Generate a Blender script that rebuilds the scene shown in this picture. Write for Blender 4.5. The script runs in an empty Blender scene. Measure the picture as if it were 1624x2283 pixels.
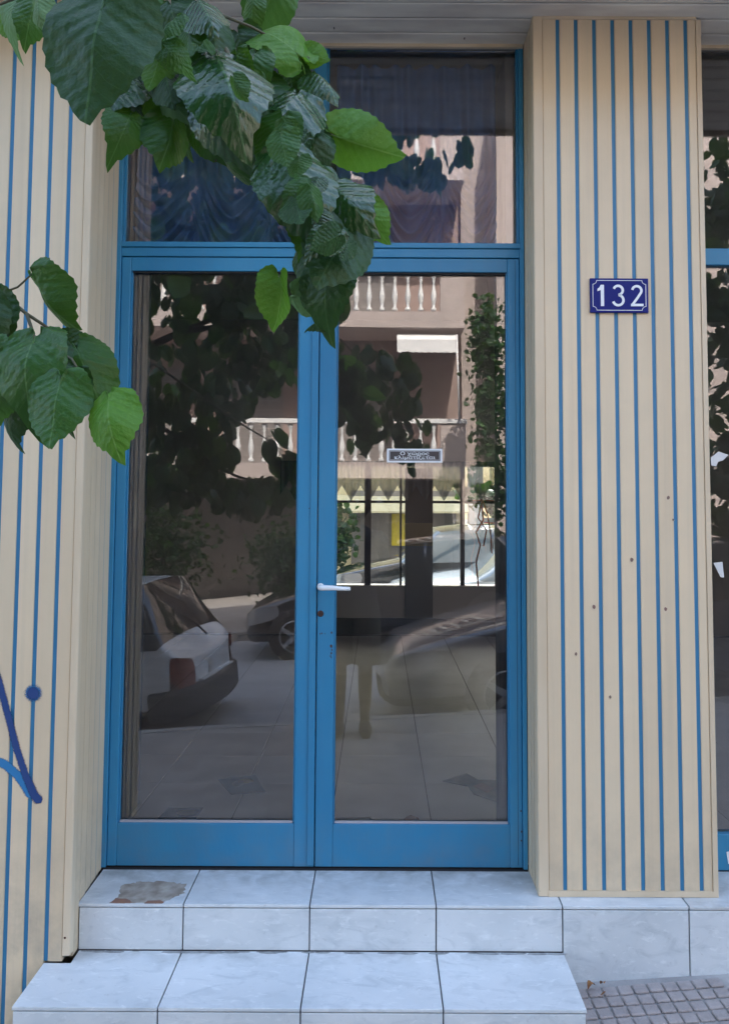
import bpy, bmesh, math, random
from mathutils import Vector, Matrix, Euler
random.seed(7)
rnd = random.random
U = random.uniform
S = bpy.context.scene
COL = S.collection
# ------------------------------------------------------------------ camera
F_PX = 1799.95; PITCH = .0628; ROLL = .0051; YAW = .0002
CAM = Vector((0, -2.891, 1.2785))
cam_d = bpy.data.cameras.new('camera'); cam = bpy.data.objects.new('camera', cam_d); COL.objects.link(cam)
cp, sp_ = math.cos(PITCH), math.sin(PITCH); cw, sw = math.cos(YAW), math.sin(YAW); cr, sr = math.cos(ROLL), math.sin(ROLL)
right = Vector((cw, sw, 0)); fwd = Vector((-sw*cp, cw*cp, sp_)); up = Vector((sw*sp_, -cw*sp_, cp))
rc = right*cr + up*sr; uc = up*cr - right*sr
m = Matrix.Identity(4)
for i in range(3):
    m[i][0] = rc[i]; m[i][1] = uc[i]; m[i][2] = -fwd[i]; m[i][3] = CAM[i]
cam.matrix_world = m
cam_d.sensor_fit = 'VERTICAL'; cam_d.sensor_height = 36; cam_d.sensor_width = 36
cam_d.lens = F_PX/2283*36
cam_d.shift_x = (812-844.35)/2283; cam_d.shift_y = -(1141.5-1003.06)/2283
cam_d.clip_start = .03; cam_d.clip_end = 500
S.camera = cam
# ------------------------------------------------------------------ world and sun
SUN_EL = math.radians(52); SUN_AZ = math.radians(12)      # the sun stands behind the shop, over the far street
w = bpy.data.worlds.new('World'); S.world = w; w.use_nodes = True
nt = w.node_tree; bg = nt.nodes['Background']
sky = nt.nodes.new('ShaderNodeTexSky'); sky.sky_type = 'NISHITA'; sky.sun_disc = False
sky.sun_elevation = SUN_EL; sky.sun_rotation = SUN_AZ; sky.air_density = 1.3; sky.dust_density = 3.0
nt.links.new(sky.outputs[0], bg.inputs[0]); bg.inputs[1].default_value = .15
sun_d = bpy.data.lights.new('sun', 'SUN'); sun_d.energy = 2.1; sun_d.angle = math.radians(.5); sun_d.color = (1, .95, .87)
sun = bpy.data.objects.new('sun', sun_d); COL.objects.link(sun)
sdir = Vector((math.sin(SUN_AZ)*math.cos(SUN_EL), math.cos(SUN_AZ)*math.cos(SUN_EL), math.sin(SUN_EL)))
sun.rotation_euler = sdir.to_track_quat('Z', 'Y').to_euler()
S.view_settings.view_transform = 'Standard'; S.view_settings.look = 'None'
S.view_settings.exposure = 2.78; S.view_settings.gamma = 1
S.cycles.max_bounces = 12; S.cycles.transparent_max_bounces = 16; S.cycles.glossy_bounces = 5
S.cycles.caustics_reflective = False; S.cycles.caustics_refractive = False

# ------------------------------------------------------------------ materials
def mat(name, col, rough=.6, col2=None, scale=6, bump=0, bscale=None, metal=0, spec=.5, stretch=None, detail=4, coord='Object', lo=.35, hi=.65, trans=0, alpha=1, coat=0):
    M = bpy.data.materials.new(name); M.use_nodes = True
    n = M.node_tree.nodes; L = M.node_tree.links; b = n['Principled BSDF']
    b.inputs['Base Color'].default_value = (*col, 1); b.inputs['Roughness'].default_value = rough
    b.inputs['Metallic'].default_value = metal; b.inputs['Specular IOR Level'].default_value = spec
    if coat: b.inputs['Coat Weight'].default_value = coat; b.inputs['Coat Roughness'].default_value = .05
    tc = n.new('ShaderNodeTexCoord'); mp = n.new('ShaderNodeMapping')
    if coord == 'World':
        g = n.new('ShaderNodeNewGeometry'); L.new(g.outputs['Position'], mp.inputs[0])
    else: L.new(tc.outputs[coord], mp.inputs[0])
    if stretch: mp.inputs['Scale'].default_value = stretch
    if col2:
        t = n.new('ShaderNodeTexNoise'); t.inputs['Scale'].default_value = scale; t.inputs['Detail'].default_value = detail
        L.new(mp.outputs[0], t.inputs['Vector'])
        r = n.new('ShaderNodeValToRGB'); r.color_ramp.elements[0].position = lo; r.color_ramp.elements[1].position = hi
        r.color_ramp.elements[0].color = (*col, 1); r.color_ramp.elements[1].color = (*col2, 1)
        L.new(t.outputs[0], r.inputs[0]); L.new(r.outputs[0], b.inputs['Base Color'])
    if bump:
        t2 = n.new('ShaderNodeTexNoise'); t2.inputs['Scale'].default_value = bscale or scale*3; t2.inputs['Detail'].default_value = 5
        L.new(mp.outputs[0], t2.inputs['Vector'])
        bp = n.new('ShaderNodeBump'); bp.inputs['Strength'].default_value = bump; bp.inputs['Distance'].default_value = .01
        L.new(t2.outputs[0], bp.inputs['Height']); L.new(bp.outputs[0], b.inputs['Normal'])
    if trans or alpha < 1:
        out = n['Material Output']; mx = n.new('ShaderNodeMixShader')
        if alpha < 1: o2 = n.new('ShaderNodeBsdfTransparent'); mx.inputs[0].default_value = 1-alpha
        else:
            o2 = n.new('ShaderNodeBsdfTranslucent'); o2.inputs[0].default_value = (*col, 1); mx.inputs[0].default_value = trans
        L.new(b.outputs[0], mx.inputs[1]); L.new(o2.outputs[0], mx.inputs[2]); L.new(mx.outputs[0], out.inputs[0])
    return M

def glass_mat(name, refl=.1, tint=(.85, .88, .9), wob=.0, dirt=0):
    M = bpy.data.materials.new(name); M.use_nodes = True
    n = M.node_tree.nodes; L = M.node_tree.links; n.remove(n['Principled BSDF']); out = n['Material Output']
    tr = n.new('ShaderNodeBsdfTransparent'); tr.inputs[0].default_value = (*tint, 1)
    gl = n.new('ShaderNodeBsdfGlossy'); gl.inputs['Roughness'].default_value = .0; gl.inputs[0].default_value = (1, .97, .95, 1)
    lw = n.new('ShaderNodeFresnel'); lw.inputs[0].default_value = 1.5
    ad = n.new('ShaderNodeMath'); ad.operation = 'ADD'; ad.inputs[1].default_value = refl; ad.use_clamp = True
    L.new(lw.outputs[0], ad.inputs[0])
    mx = n.new('ShaderNodeMixShader'); L.new(ad.outputs[0], mx.inputs[0]); L.new(tr.outputs[0], mx.inputs[1]); L.new(gl.outputs[0], mx.inputs[2])
    last = mx
    if wob:
        g = n.new('ShaderNodeNewGeometry'); t = n.new('ShaderNodeTexNoise'); t.inputs['Scale'].default_value = 1.6; t.inputs['Detail'].default_value = 1
        L.new(g.outputs['Position'], t.inputs['Vector']); bp = n.new('ShaderNodeBump'); bp.inputs['Strength'].default_value = wob; bp.inputs['Distance'].default_value = .01
        L.new(t.outputs[0], bp.inputs['Height']); L.new(bp.outputs[0], gl.inputs['Normal'])
    if dirt:
        g = n.new('ShaderNodeNewGeometry'); t = n.new('ShaderNodeTexNoise'); t.inputs['Scale'].default_value = 4; t.inputs['Detail'].default_value = 8
        L.new(g.outputs['Position'], t.inputs['Vector'])
        mr = n.new('ShaderNodeMapRange'); mr.inputs[1].default_value = .35; mr.inputs[2].default_value = .75; mr.inputs[3].default_value = dirt*.4; mr.inputs[4].default_value = dirt*1.4
        L.new(t.outputs[0], mr.inputs[0]); df = n.new('ShaderNodeBsdfDiffuse'); df.inputs[0].default_value = (.5, .5, .52, 1)
        m2 = n.new('ShaderNodeMixShader'); L.new(mr.outputs[0], m2.inputs[0]); L.new(last.outputs[0], m2.inputs[1]); L.new(df.outputs[0], m2.inputs[2]); last = m2
    L.new(last.outputs[0], out.inputs[0])
    return M

def leaf_mat(name, c, c2, rough=.3, tr=.3, vein=(.25, .4, .15)):
    M = bpy.data.materials.new(name); M.use_nodes = True
    n = M.node_tree.nodes; L = M.node_tree.links; b = n['Principled BSDF']; out = n['Material Output']
    uv = n.new('ShaderNodeUVMap'); sx = n.new('ShaderNodeSeparateXYZ'); L.new(uv.outputs[0], sx.inputs[0])
    def mth(op, a, b2=None):
        q = n.new('ShaderNodeMath'); q.operation = op
        for i, v in enumerate((a, b2)):
            if v is None: continue
            if isinstance(v, (int, float)): q.inputs[i].default_value = v
            else: L.new(v, q.inputs[i])
        return q.outputs[0]
    ax = mth('ABSOLUTE', sx.outputs[0])
    nz0 = n.new('ShaderNodeTexNoise'); nz0.inputs['Scale'].default_value = 3.5; L.new(uv.outputs[0], nz0.inputs['Vector'])
    cur = mth('MULTIPLY', mth('MULTIPLY', ax, ax), .35)
    ph = mth('MULTIPLY', mth('ADD', mth('ADD', mth('SUBTRACT', sx.outputs[1], mth('MULTIPLY', ax, .75)), cur), mth('MULTIPLY', nz0.outputs[0], .12)), 7.0)
    tri = mth('ABSOLUTE', mth('SUBTRACT', mth('FRACT', ph), .5))       # .5 at vein
    veinm = mth('GREATER_THAN', tri, .475)
    mid = mth('LESS_THAN', ax, .011)
    vm = mth('MAXIMUM', mth('MULTIPLY', veinm, .45), mid)
    nz = n.new('ShaderNodeTexNoise'); nz.inputs['Scale'].default_value = 5; nz.inputs['Detail'].default_value = 5; L.new(uv.outputs[0], nz.inputs['Vector'])
    mc = n.new('ShaderNodeMix'); mc.data_type = 'RGBA'; L.new(nz.outputs[0], mc.inputs[0]); mc.inputs[6].default_value = (*c, 1); mc.inputs[7].default_value = (*c2, 1)
    m2 = n.new('ShaderNodeMix'); m2.data_type = 'RGBA'; L.new(mth('MULTIPLY', vm, .55), m2.inputs[0]); L.new(mc.outputs[2], m2.inputs[6]); m2.inputs[7].default_value = (*vein, 1)
    L.new(m2.outputs[2], b.inputs['Base Color']); b.inputs['Roughness'].default_value = rough; b.inputs['Specular IOR Level'].default_value = .6 if rough < .3 else .3
    nz2 = n.new('ShaderNodeTexNoise'); nz2.inputs['Scale'].default_value = 9; nz2.inputs['Detail'].default_value = 3; L.new(uv.outputs[0], nz2.inputs['Vector'])
    sn = mth('COSINE', mth('MULTIPLY', mth('SUBTRACT', tri, .5), 6.2832))
    h = mth('ADD', mth('MULTIPLY', mth('MULTIPLY', sn, -.19 if rough < .3 else -.12), nz.outputs[0]), mth('MULTIPLY', nz2.outputs[0], .8))
    h = mth('SUBTRACT', h, mth('MULTIPLY', mid, .3))
    bp = n.new('ShaderNodeBump'); bp.inputs['Strength'].default_value = .85; bp.inputs['Distance'].default_value = .0045
    L.new(h, bp.inputs['Height']); L.new(bp.outputs[0], b.inputs['Normal'])
    t = n.new('ShaderNodeBsdfTranslucent'); g2 = n.new('ShaderNodeMix'); g2.data_type = 'RGBA'; g2.inputs[0].default_value = .5
    L.new(m2.outputs[2], g2.inputs[6]); g2.inputs[7].default_value = (.25, .5, .03, 1); L.new(g2.outputs[2], t.inputs[0])
    mx = n.new('ShaderNodeMixShader'); mx.inputs[0].default_value = tr; L.new(b.outputs[0], mx.inputs[1]); L.new(t.outputs[0], mx.inputs[2]); L.new(mx.outputs[0], out.inputs[0])
    return M

M = {}
def soil(Q, col, z0, z1, amt, streak=0.0):
    # splash dirt rising from the ground and faint rain streaks, both with ragged noise edges
    n = Q.node_tree.nodes; L = Q.node_tree.links; b = n['Principled BSDF']; src = b.inputs['Base Color'].links[0].from_socket
    g = n.new('ShaderNodeNewGeometry'); sx = n.new('ShaderNodeSeparateXYZ'); L.new(g.outputs['Position'], sx.inputs[0])
    mr = n.new('ShaderNodeMapRange'); mr.inputs[1].default_value = z1; mr.inputs[2].default_value = z0; mr.inputs[3].default_value = .12; L.new(sx.outputs[2], mr.inputs[0])
    t = n.new('ShaderNodeTexNoise'); t.inputs['Scale'].default_value = 9; t.inputs['Detail'].default_value = 10; t.inputs['Roughness'].default_value = .65; L.new(g.outputs['Position'], t.inputs['Vector'])
    m1 = n.new('ShaderNodeMapRange'); m1.inputs[1].default_value = .38; m1.inputs[2].default_value = .72; L.new(t.outputs[0], m1.inputs[0])
    mp = n.new('ShaderNodeMapping'); mp.inputs['Scale'].default_value = (38, 38, .9); L.new(g.outputs['Position'], mp.inputs[0])
    t2 = n.new('ShaderNodeTexNoise'); t2.inputs['Scale'].default_value = 1; t2.inputs['Detail'].default_value = 6; L.new(mp.outputs[0], t2.inputs['Vector'])
    m2 = n.new('ShaderNodeMapRange'); m2.inputs[1].default_value = .5; m2.inputs[2].default_value = .8; m2.inputs[4].default_value = streak; L.new(t2.outputs[0], m2.inputs[0])
    a = n.new('ShaderNodeMath'); a.operation = 'MULTIPLY'; L.new(mr.outputs[0], a.inputs[0]); L.new(m1.outputs[0], a.inputs[1])
    c = n.new('ShaderNodeMath'); c.operation = 'MULTIPLY_ADD'; c.inputs[1].default_value = amt; L.new(a.outputs[0], c.inputs[0]); L.new(m2.outputs[0], c.inputs[2])
    mx = n.new('ShaderNodeMix'); mx.data_type = 'RGBA'; L.new(c.outputs[0], mx.inputs[0]); L.new(src, mx.inputs[6]); mx.inputs[7].default_value = (*col, 1); L.new(mx.outputs[2], b.inputs['Base Color'])
    oi = n.new('ShaderNodeObjectInfo'); hv = n.new('ShaderNodeHueSaturation'); vr = n.new('ShaderNodeMapRange'); vr.inputs[3].default_value = .94; vr.inputs[4].default_value = 1.05
    L.new(oi.outputs['Random'], vr.inputs[0]); L.new(vr.outputs[0], hv.inputs['Value']); L.new(mx.outputs[2], hv.inputs['Color']); L.new(hv.outputs[0], b.inputs['Base Color'])
    rr = n.new('ShaderNodeMapRange'); rr.inputs[3].default_value = b.inputs['Roughness'].default_value-.08; rr.inputs[4].default_value = b.inputs['Roughness'].default_value+.2; L.new(t.outputs[0], rr.inputs[0]); L.new(rr.outputs[0], b.inputs['Roughness'])
    return Q
def marble_mat(name, rough=.32, dirt=()):
    Q = mat(name, (.66, .675, .68), rough, (.50, .53, .545), 3.2, coord='World', detail=8, lo=.3, hi=.75, bump=.05, bscale=40)
    n = Q.node_tree.nodes; L = Q.node_tree.links; b = n['Principled BSDF']; cur = b.inputs['Base Color'].links[0].from_socket
    g = n.new('ShaderNodeNewGeometry'); sx = n.new('ShaderNodeSeparateXYZ'); L.new(g.outputs['Position'], sx.inputs[0])
    oi = n.new('ShaderNodeObjectInfo'); of = n.new('ShaderNodeVectorMath'); of.operation = 'MULTIPLY_ADD'; of.inputs[1].default_value = (1, 1, 1)
    cb = n.new('ShaderNodeCombineXYZ'); mm = n.new('ShaderNodeMath'); mm.operation = 'MULTIPLY'; mm.inputs[1].default_value = 7; L.new(oi.outputs['Random'], mm.inputs[0]); L.new(mm.outputs[0], cb.inputs[0]); L.new(mm.outputs[0], cb.inputs[1])
    L.new(g.outputs['Position'], of.inputs[0]); L.new(cb.outputs[0], of.inputs[2])
    def layer(cur, vec, scale, detail, dist, lo, hi, col, amt, extra=None, rot=0, st=(1, 1, 1)):
        mp = n.new('ShaderNodeMapping'); mp.inputs['Scale'].default_value = st; mp.inputs['Rotation'].default_value = (0, rot*.7, rot); L.new(vec, mp.inputs[0])
        t = n.new('ShaderNodeTexNoise'); t.inputs['Scale'].default_value = scale; t.inputs['Detail'].default_value = detail; t.inputs['Roughness'].default_value = .62; t.inputs['Distortion'].default_value = dist; L.new(mp.outputs[0], t.inputs['Vector'])
        mr = n.new('ShaderNodeMapRange'); mr.inputs[1].default_value = lo; mr.inputs[2].default_value = hi; mr.inputs[4].default_value = amt; L.new(t.outputs[0], mr.inputs[0]); f = mr.outputs[0]
        if extra is not None:
            q = n.new('ShaderNodeMath'); q.operation = 'MULTIPLY'; L.new(f, q.inputs[0]); L.new(extra, q.inputs[1]); f = q.outputs[0]
        mx = n.new('ShaderNodeMix'); mx.data_type = 'RGBA'; L.new(f, mx.inputs[0]); L.new(cur, mx.inputs[6]); mx.inputs[7].default_value = (*col, 1); return mx.outputs[2]
    cur = layer(cur, of.outputs[0], 9, 12, 1.2, .50, .70, (.40, .43, .45), .55, rot=.8, st=(1, 2.2, 2.2))      # grey veins
    cur = layer(cur, of.outputs[0], 22, 10, .6, .56, .72, (.80, .81, .81), .6, rot=-.5, st=(1, 2.5, 2.5))      # white flecks
    cur = layer(cur, of.outputs[0], 60, 6, 0, .62, .75, (.30, .30, .30), .35)                                 # dark specks
    for (y0, y1, amt) in dirt:
        mr = n.new('ShaderNodeMapRange'); mr.inputs[1].default_value = y0; mr.inputs[2].default_value = y1; L.new(sx.outputs[1], mr.inputs[0])
        cur = layer(cur, g.outputs['Position'], 13, 12, .4, .36, .66, (.27, .27, .255), amt, mr.outputs[0])
    L.new(cur, b.inputs['Base Color']); return Q
M['cream'] = soil(mat('cream_paint', (.69, .545, .372), .42, (.64, .495, .33), 1.6, stretch=(3, 3, .6), bump=.05, bscale=60, coord='World'), (.27, .235, .19), -.15, .35, .6, .16)
M['cream_trim'] = mat('cream_trim_paint', (.65, .52, .365), .4, (.58, .455, .31), 3, coord='World', stretch=(2, 2, .8))
M['blue'] = mat('blue_paint', (.018, .178, .345), .36, (.038, .24, .41), 1.6, bump=.06, bscale=90, coord='World', stretch=(1, 1, .5)); soil(M['blue'], (.13, .18, .22), 0, .22, .5, .12)
M['stripe'] = mat('blue_stripe', (.030, .175, .33), .5)
M['dark'] = mat('black_gap', (.02, .02, .022), .8)
M['soffit'] = mat('soffit_paint', (.82, .74, .62), .55, (.60, .52, .44), 2.2, coord='World', stretch=(1.5, 5, 1))
M['marble'] = marble_mat('pale_marble', .32, [(-.34, -.25, .6)])
M['marble_riser'] = marble_mat('riser_marble', .35)
M['marble_worn'] = marble_mat('worn_marble', .45, [(-.20, -.01, .8)])
M['grout'] = mat('grey_grout', (.13, .12, .14), .9, (.09, .085, .09), 30)
M['tan_chip'] = mat('chipped_tan', (.42, .38, .33), .9, (.25, .21, .17), 24, coord='World', detail=10)
M['rust_chip'] = mat('chipped_brown', (.27, .14, .09), .9, (.22, .12, .09), 30)
M['paver'] = mat('paving_grey', (.37, .32, .30), .9, (.29, .25, .235), 14, coord='World', bump=.5, bscale=120)
M['pavebase'] = mat('pavement_concrete', (.36, .34, .32), .95, (.26, .245, .235), 5, coord='World', bump=.5, bscale=60)
M['asphalt'] = mat('asphalt', (.24, .245, .26), .85, (.29, .295, .30), 3, coord='World', bump=.5, bscale=90)
M['kerb'] = mat('kerb_stone', (.35, .34, .32), .85, (.28, .27, .26), 6, coord='World')
M['glass'] = glass_mat('door_glass', .072, (.95, .955, .96), wob=.05, dirt=.018)
M['glass_plain'] = glass_mat('plain_glass', .05, (.9, .93, .93))
M['car_glass'] = mat('car_glass', (.02, .025, .025), .03, spec=1.0)
M['far_glass'] = mat('painted_sky_car_glass', (.13, .17, .20), .03, spec=1.0, coat=1)  # lighter blue base paints the sky's reflection into the glass
M['plaster'] = mat('plaster', (.30, .28, .26), .9, (.25, .235, .22), 3)
M['int_wall'] = mat('shop_wall', (.40, .37, .35), .9, (.34, .31, .29), 2)
M['int_dark'] = mat('shop_dark', (.045, .04, .038), .9)
M['floor'] = mat('shop_floor_tile', (.76, .77, .80), .4, (.66, .67, .70), 4, coord='World', detail=8)
M['navy_wall'] = mat('peeling_navy', (.06, .10, .22), .8, (.45, .47, .50), 5, coord='World', detail=8, lo=.57, hi=.66, stretch=(1, 1, .35))
M['pale_wall'] = mat('stained_pale', (.42, .42, .45), .8, (.16, .16, .22), 4, coord='World', detail=8, lo=.45, hi=.62, stretch=(1, 1, .4))
M['curtain'] = mat('navy_curtain', (.085, .24, .60), .8, (.055, .18, .48), 12, bump=.2, bscale=60, trans=.12)
M['valance'] = mat('sheer_grey', (.12, .14, .15), .9, alpha=.72)
M['white'] = mat('white_paint', (.72, .73, .73), .35)
M['chrome'] = mat('brushed_metal', (.75, .75, .76), .25, metal=1)
M['lever'] = mat('white_lever', (.78, .79, .8), .2, spec=.8)
M['sign_blue'] = mat('enamel_blue', (.008, .016, .15), .4, spec=.15)
M['sign_white'] = mat('enamel_white', (.75, .78, .8), .25)
M['sticker_dark'] = mat('sticker_brown', (.055, .045, .045), .5)
M['rust'] = mat('rust', (.10, .035, .02), .9, (.03, .02, .018), 60)
def spray_mat(name, c):
    Q = mat(name, c, .6); n = Q.node_tree.nodes; L = Q.node_tree.links
    uv = n.new('ShaderNodeUVMap'); sx = n.new('ShaderNodeSeparateXYZ'); L.new(uv.outputs[0], sx.inputs[0])
    ab = n.new('ShaderNodeMath'); ab.operation = 'ABSOLUTE'; L.new(sx.outputs[0], ab.inputs[0])
    g = n.new('ShaderNodeNewGeometry'); t = n.new('ShaderNodeTexNoise'); t.inputs['Scale'].default_value = 260; L.new(g.outputs['Position'], t.inputs['Vector'])
    ad = n.new('ShaderNodeMath'); ad.operation = 'MULTIPLY_ADD'; ad.inputs[1].default_value = .5; L.new(t.outputs[0], ad.inputs[0]); L.new(ab.outputs[0], ad.inputs[2])
    mr = n.new('ShaderNodeMapRange'); mr.inputs[1].default_value = .85; mr.inputs[2].default_value = 1.2; L.new(ad.outputs[0], mr.inputs[0])
    tr = n.new('ShaderNodeBsdfTransparent'); mx = n.new('ShaderNodeMixShader'); L.new(mr.outputs[0], mx.inputs[0])
    L.new(n['Principled BSDF'].outputs[0], mx.inputs[1]); L.new(tr.outputs[0], mx.inputs[2]); L.new(mx.outputs[0], n['Material Output'].inputs[0]); return Q
M['ink'] = spray_mat('blue_spray', (.012, .045, .17))
M['ink2'] = spray_mat('light_blue_spray', (.02, .17, .38))
M['bark'] = mat('bark', (.10, .08, .06), .9, (.06, .05, .04), 12, bump=.6, bscale=30)
M['twig'] = mat('green_brown_twig', (.09, .085, .045), .7)
M['petiole'] = mat('petiole_green', (.16, .27, .07), .5)
M['leafD'] = leaf_mat('dark_leaf', (.010, .042, .013), (.018, .062, .016), .42, .18, (.06, .14, .05))
M['leafG'] = leaf_mat('glossy_leaf', (.012, .048, .014), (.020, .070, .017), .2, .15, (.07, .16, .06))
M['leafM'] = leaf_mat('green_leaf', (.024, .088, .018), (.036, .115, .023), .34, .3, (.12, .24, .08))
M['leafL'] = leaf_mat('young_leaf', (.075, .22, .025), (.11, .27, .035), .38, .45, (.24, .42, .12))
M['leafP'] = leaf_mat('pale_leaf', (.11, .22, .10), (.15, .27, .13), .5, .35, (.22, .34, .18))
M['dry'] = mat('dry_leaf', (.22, .07, .03), .8, (.30, .16, .05), 40)
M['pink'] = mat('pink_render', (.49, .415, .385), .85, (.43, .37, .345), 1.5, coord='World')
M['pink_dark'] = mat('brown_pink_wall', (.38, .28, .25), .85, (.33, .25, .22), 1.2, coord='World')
M['shutter'] = mat('grey_shutter', (.22, .20, .19), .6)
M['bl_white'] = mat('white_concrete', (.75, .75, .74), .7)
M['yellow'] = mat('pale_yellow_wall', (.80, .72, .46), .85, (.74, .66, .42), 2, coord='World')
M['bright_yellow'] = mat('yellow_board', (.75, .60, .04), .6)
M['red'] = mat('red_print', (.6, .04, .04), .5)
M['hatch_white'] = mat('silver_white_carpaint', (.74, .76, .78), .25, coat=.6)
M['car_black'] = mat('black_carpaint', (.02, .021, .024), .15, coat=1.0)
M['car_grey'] = mat('grey_carpaint', (.16, .17, .19), .22, coat=.8, metal=.2)
M['car_silver'] = mat('silver_carpaint', (.58, .65, .72), .22, coat=.8, metal=.3)
M['bumper'] = mat('dark_plastic', (.035, .037, .04), .5)
M['tail'] = mat('taillight', (.20, .035, .015), .15, coat=.8)
M['head'] = mat('headlight', (.22, .23, .25), .12, spec=1, coat=1)
M['tyre'] = mat('tyre', (.02, .02, .02), .85)
M['rim'] = mat('alloy', (.55, .56, .57), .3, metal=.6)
M['plate'] = mat('number_plate', (.45, .44, .42), .5)
M['skin'] = mat('skin', (.10, .06, .042), .55)
M['shirt'] = mat('dark_shirt', (.05, .05, .06), .9)
M['shorts'] = mat('olive_shorts', (.09, .085, .06), .9)
M['hair'] = mat('dark_hair', (.02, .015, .012), .7)
M['shoe'] = mat('brown_shoe', (.06, .04, .03), .7)
M['orange'] = mat('orange_ribbon', (.7, .14, .03), .6)
M['brown_panel'] = mat('brown_panel', (.045, .032, .024), .6)
M['ochre_panel'] = mat('ochre_panel', (.22, .17, .06), .6)
M['roofing'] = mat('building_render', (.45, .42, .38), .85, (.38, .36, .33), 1, coord='World')
M['earth'] = mat('earth', (.14, .12, .09), .95, (.10, .09, .07), .3, coord='World')

# ------------------------------------------------------------------ object helpers
def tag(o, label=None, cat=None, group=None, kind=None):
    if label: o['label'] = label
    if cat: o['category'] = cat
    if group: o['group'] = group
    if kind: o['kind'] = kind
    return o
def empty(name, loc=(0, 0, 0), label=None, cat=None, group=None, kind=None, rz=0):
    o = bpy.data.objects.new(name, None); COL.objects.link(o); o.location = loc; o.rotation_euler = (0, 0, rz); o.empty_display_size = .1
    return tag(o, label, cat, group, kind)
def link(name, me, parent=None, mt=None):
    o = bpy.data.objects.new(name, me); COL.objects.link(o)
    if mt is not None and not me.materials: me.materials.append(mt)
    if parent is not None:
        o.parent = parent
    return o
class MB:
    """collects shapes into one mesh, coordinates are local to the parent"""
    def __init__(s): s.v = []; s.f = []; s.sm = []
    def quadset(s, vs, fs, smooth=False):
        k = len(s.v); s.v += [tuple(q) for q in vs]; s.f += [tuple(i+k for i in f) for f in fs]; s.sm += [smooth]*len(fs); return s
    def box(s, x0, x1, y0, y1, z0, z1):
        return s.quadset([(x0, y0, z0), (x1, y0, z0), (x1, y1, z0), (x0, y1, z0), (x0, y0, z1), (x1, y0, z1), (x1, y1, z1), (x0, y1, z1)],
                  [(0, 3, 2, 1), (4, 5, 6, 7), (0, 1, 5, 4), (1, 2, 6, 5), (2, 3, 7, 6), (3, 0, 4, 7)])
    def prism(s, pts, y0, y1):
        """polygon in x,z extruded along y"""
        n = len(pts); vs = [(x, y0, z) for x, z in pts]+[(x, y1, z) for x, z in pts]
        return s.quadset(vs, [tuple(range(n)), tuple(range(2*n-1, n-1, -1))]+[(i, i+n, (i+1) % n+n, (i+1) % n) for i in range(n)])
    def slab(s, pts, z0, z1):
        n = len(pts); vs = [(x, y, z0) for x, y in pts]+[(x, y, z1) for x, y in pts]
        return s.quadset(vs, [tuple(range(n-1, -1, -1)), tuple(range(n, 2*n))]+[(i, (i+1) % n, (i+1) % n+n, i+n) for i in range(n)])
    def tube(s, pts, rad, seg=8, cap=True):
        P = [Vector(p) for p in pts]; k = len(s.v); n = len(P)
        R = rad if isinstance(rad, (list, tuple)) else [rad]*n
        t0 = (P[1]-P[0]).normalized(); a = t0.orthogonal().normalized()
        vs = []; fs = []
        for i in range(n):
            t = (P[min(i+1, n-1)]-P[max(i-1, 0)]).normalized(); a = (a-t*a.dot(t)).normalized(); b = t.cross(a)
            for j in range(seg):
                th = 2*math.pi*j/seg; vs.append(P[i]+(a*math.cos(th)+b*math.sin(th))*R[i])
        for i in range(n-1):
            for j in range(seg): fs.append((i*seg+j, i*seg+(j+1) % seg, (i+1)*seg+(j+1) % seg, (i+1)*seg+j))
        if cap: fs += [tuple(range(seg-1, -1, -1)), tuple(range((n-1)*seg, n*seg))]
        return s.quadset(vs, fs, True)
    def lathe(s, prof, c, seg=12, axis='Z', cap=True):
        vs = []; fs = []; n = len(prof)
        for r, h in prof:
            for j in range(seg):
                th = 2*math.pi*j/seg; x, y, z = r*math.cos(th), r*math.sin(th), h
                if axis == 'Y': x, y, z = r*math.cos(th), h, r*math.sin(th)
                vs.append((c[0]+x, c[1]+y, c[2]+z))
        for i in range(n-1):
            for j in range(seg): fs.append((i*seg+j, i*seg+(j+1) % seg, (i+1)*seg+(j+1) % seg, (i+1)*seg+j))
        if cap: fs += [tuple(range(seg-1, -1, -1)), tuple(range((n-1)*seg, n*seg))]
        return s.quadset(vs, fs, True)
    def mesh(s, name, mt, bevel=0, seg=2):
        me = bpy.data.meshes.new(name); me.from_pydata(s.v, [], s.f); me.materials.append(mt)
        me.polygons.foreach_set('use_smooth', s.sm)
        b = bmesh.new(); b.from_mesh(me); bmesh.ops.recalc_face_normals(b, faces=b.faces)
        if bevel: bmesh.ops.bevel(b, geom=b.edges[:], offset=bevel, segments=seg, affect='EDGES', profile=.5, clamp_overlap=True)
        b.to_mesh(me); b.free(); me.update()
        return me
    def build(s, name, mt, parent=None, bevel=0, seg=2):
        return link(name, s.mesh(name, mt, bevel, seg), parent)
def B(name, mt, parent, x0, x1, y0, y1, z0, z1, bevel=0): return MB().box(x0, x1, y0, y1, z0, z1).build(name, mt, parent, bevel)
def text_mesh(txt, size, ext, bold=0, sx=1):
    c = bpy.data.curves.new('t', 'FONT'); c.body = txt; c.size = size; c.extrude = ext; c.offset = bold; c.align_x = 'CENTER'; c.align_y = 'CENTER'
    o = bpy.data.objects.new('t', c); COL.objects.link(o); dg = bpy.context.evaluated_depsgraph_get()
    me = bpy.data.meshes.new_from_object(o.evaluated_get(dg)); bpy.data.objects.remove(o)
    me.transform(Matrix.Diagonal((sx, 1, 1, 1))); me.transform(Matrix.Rotation(math.pi/2, 4, 'X')); me.materials.clear()
    return me

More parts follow.
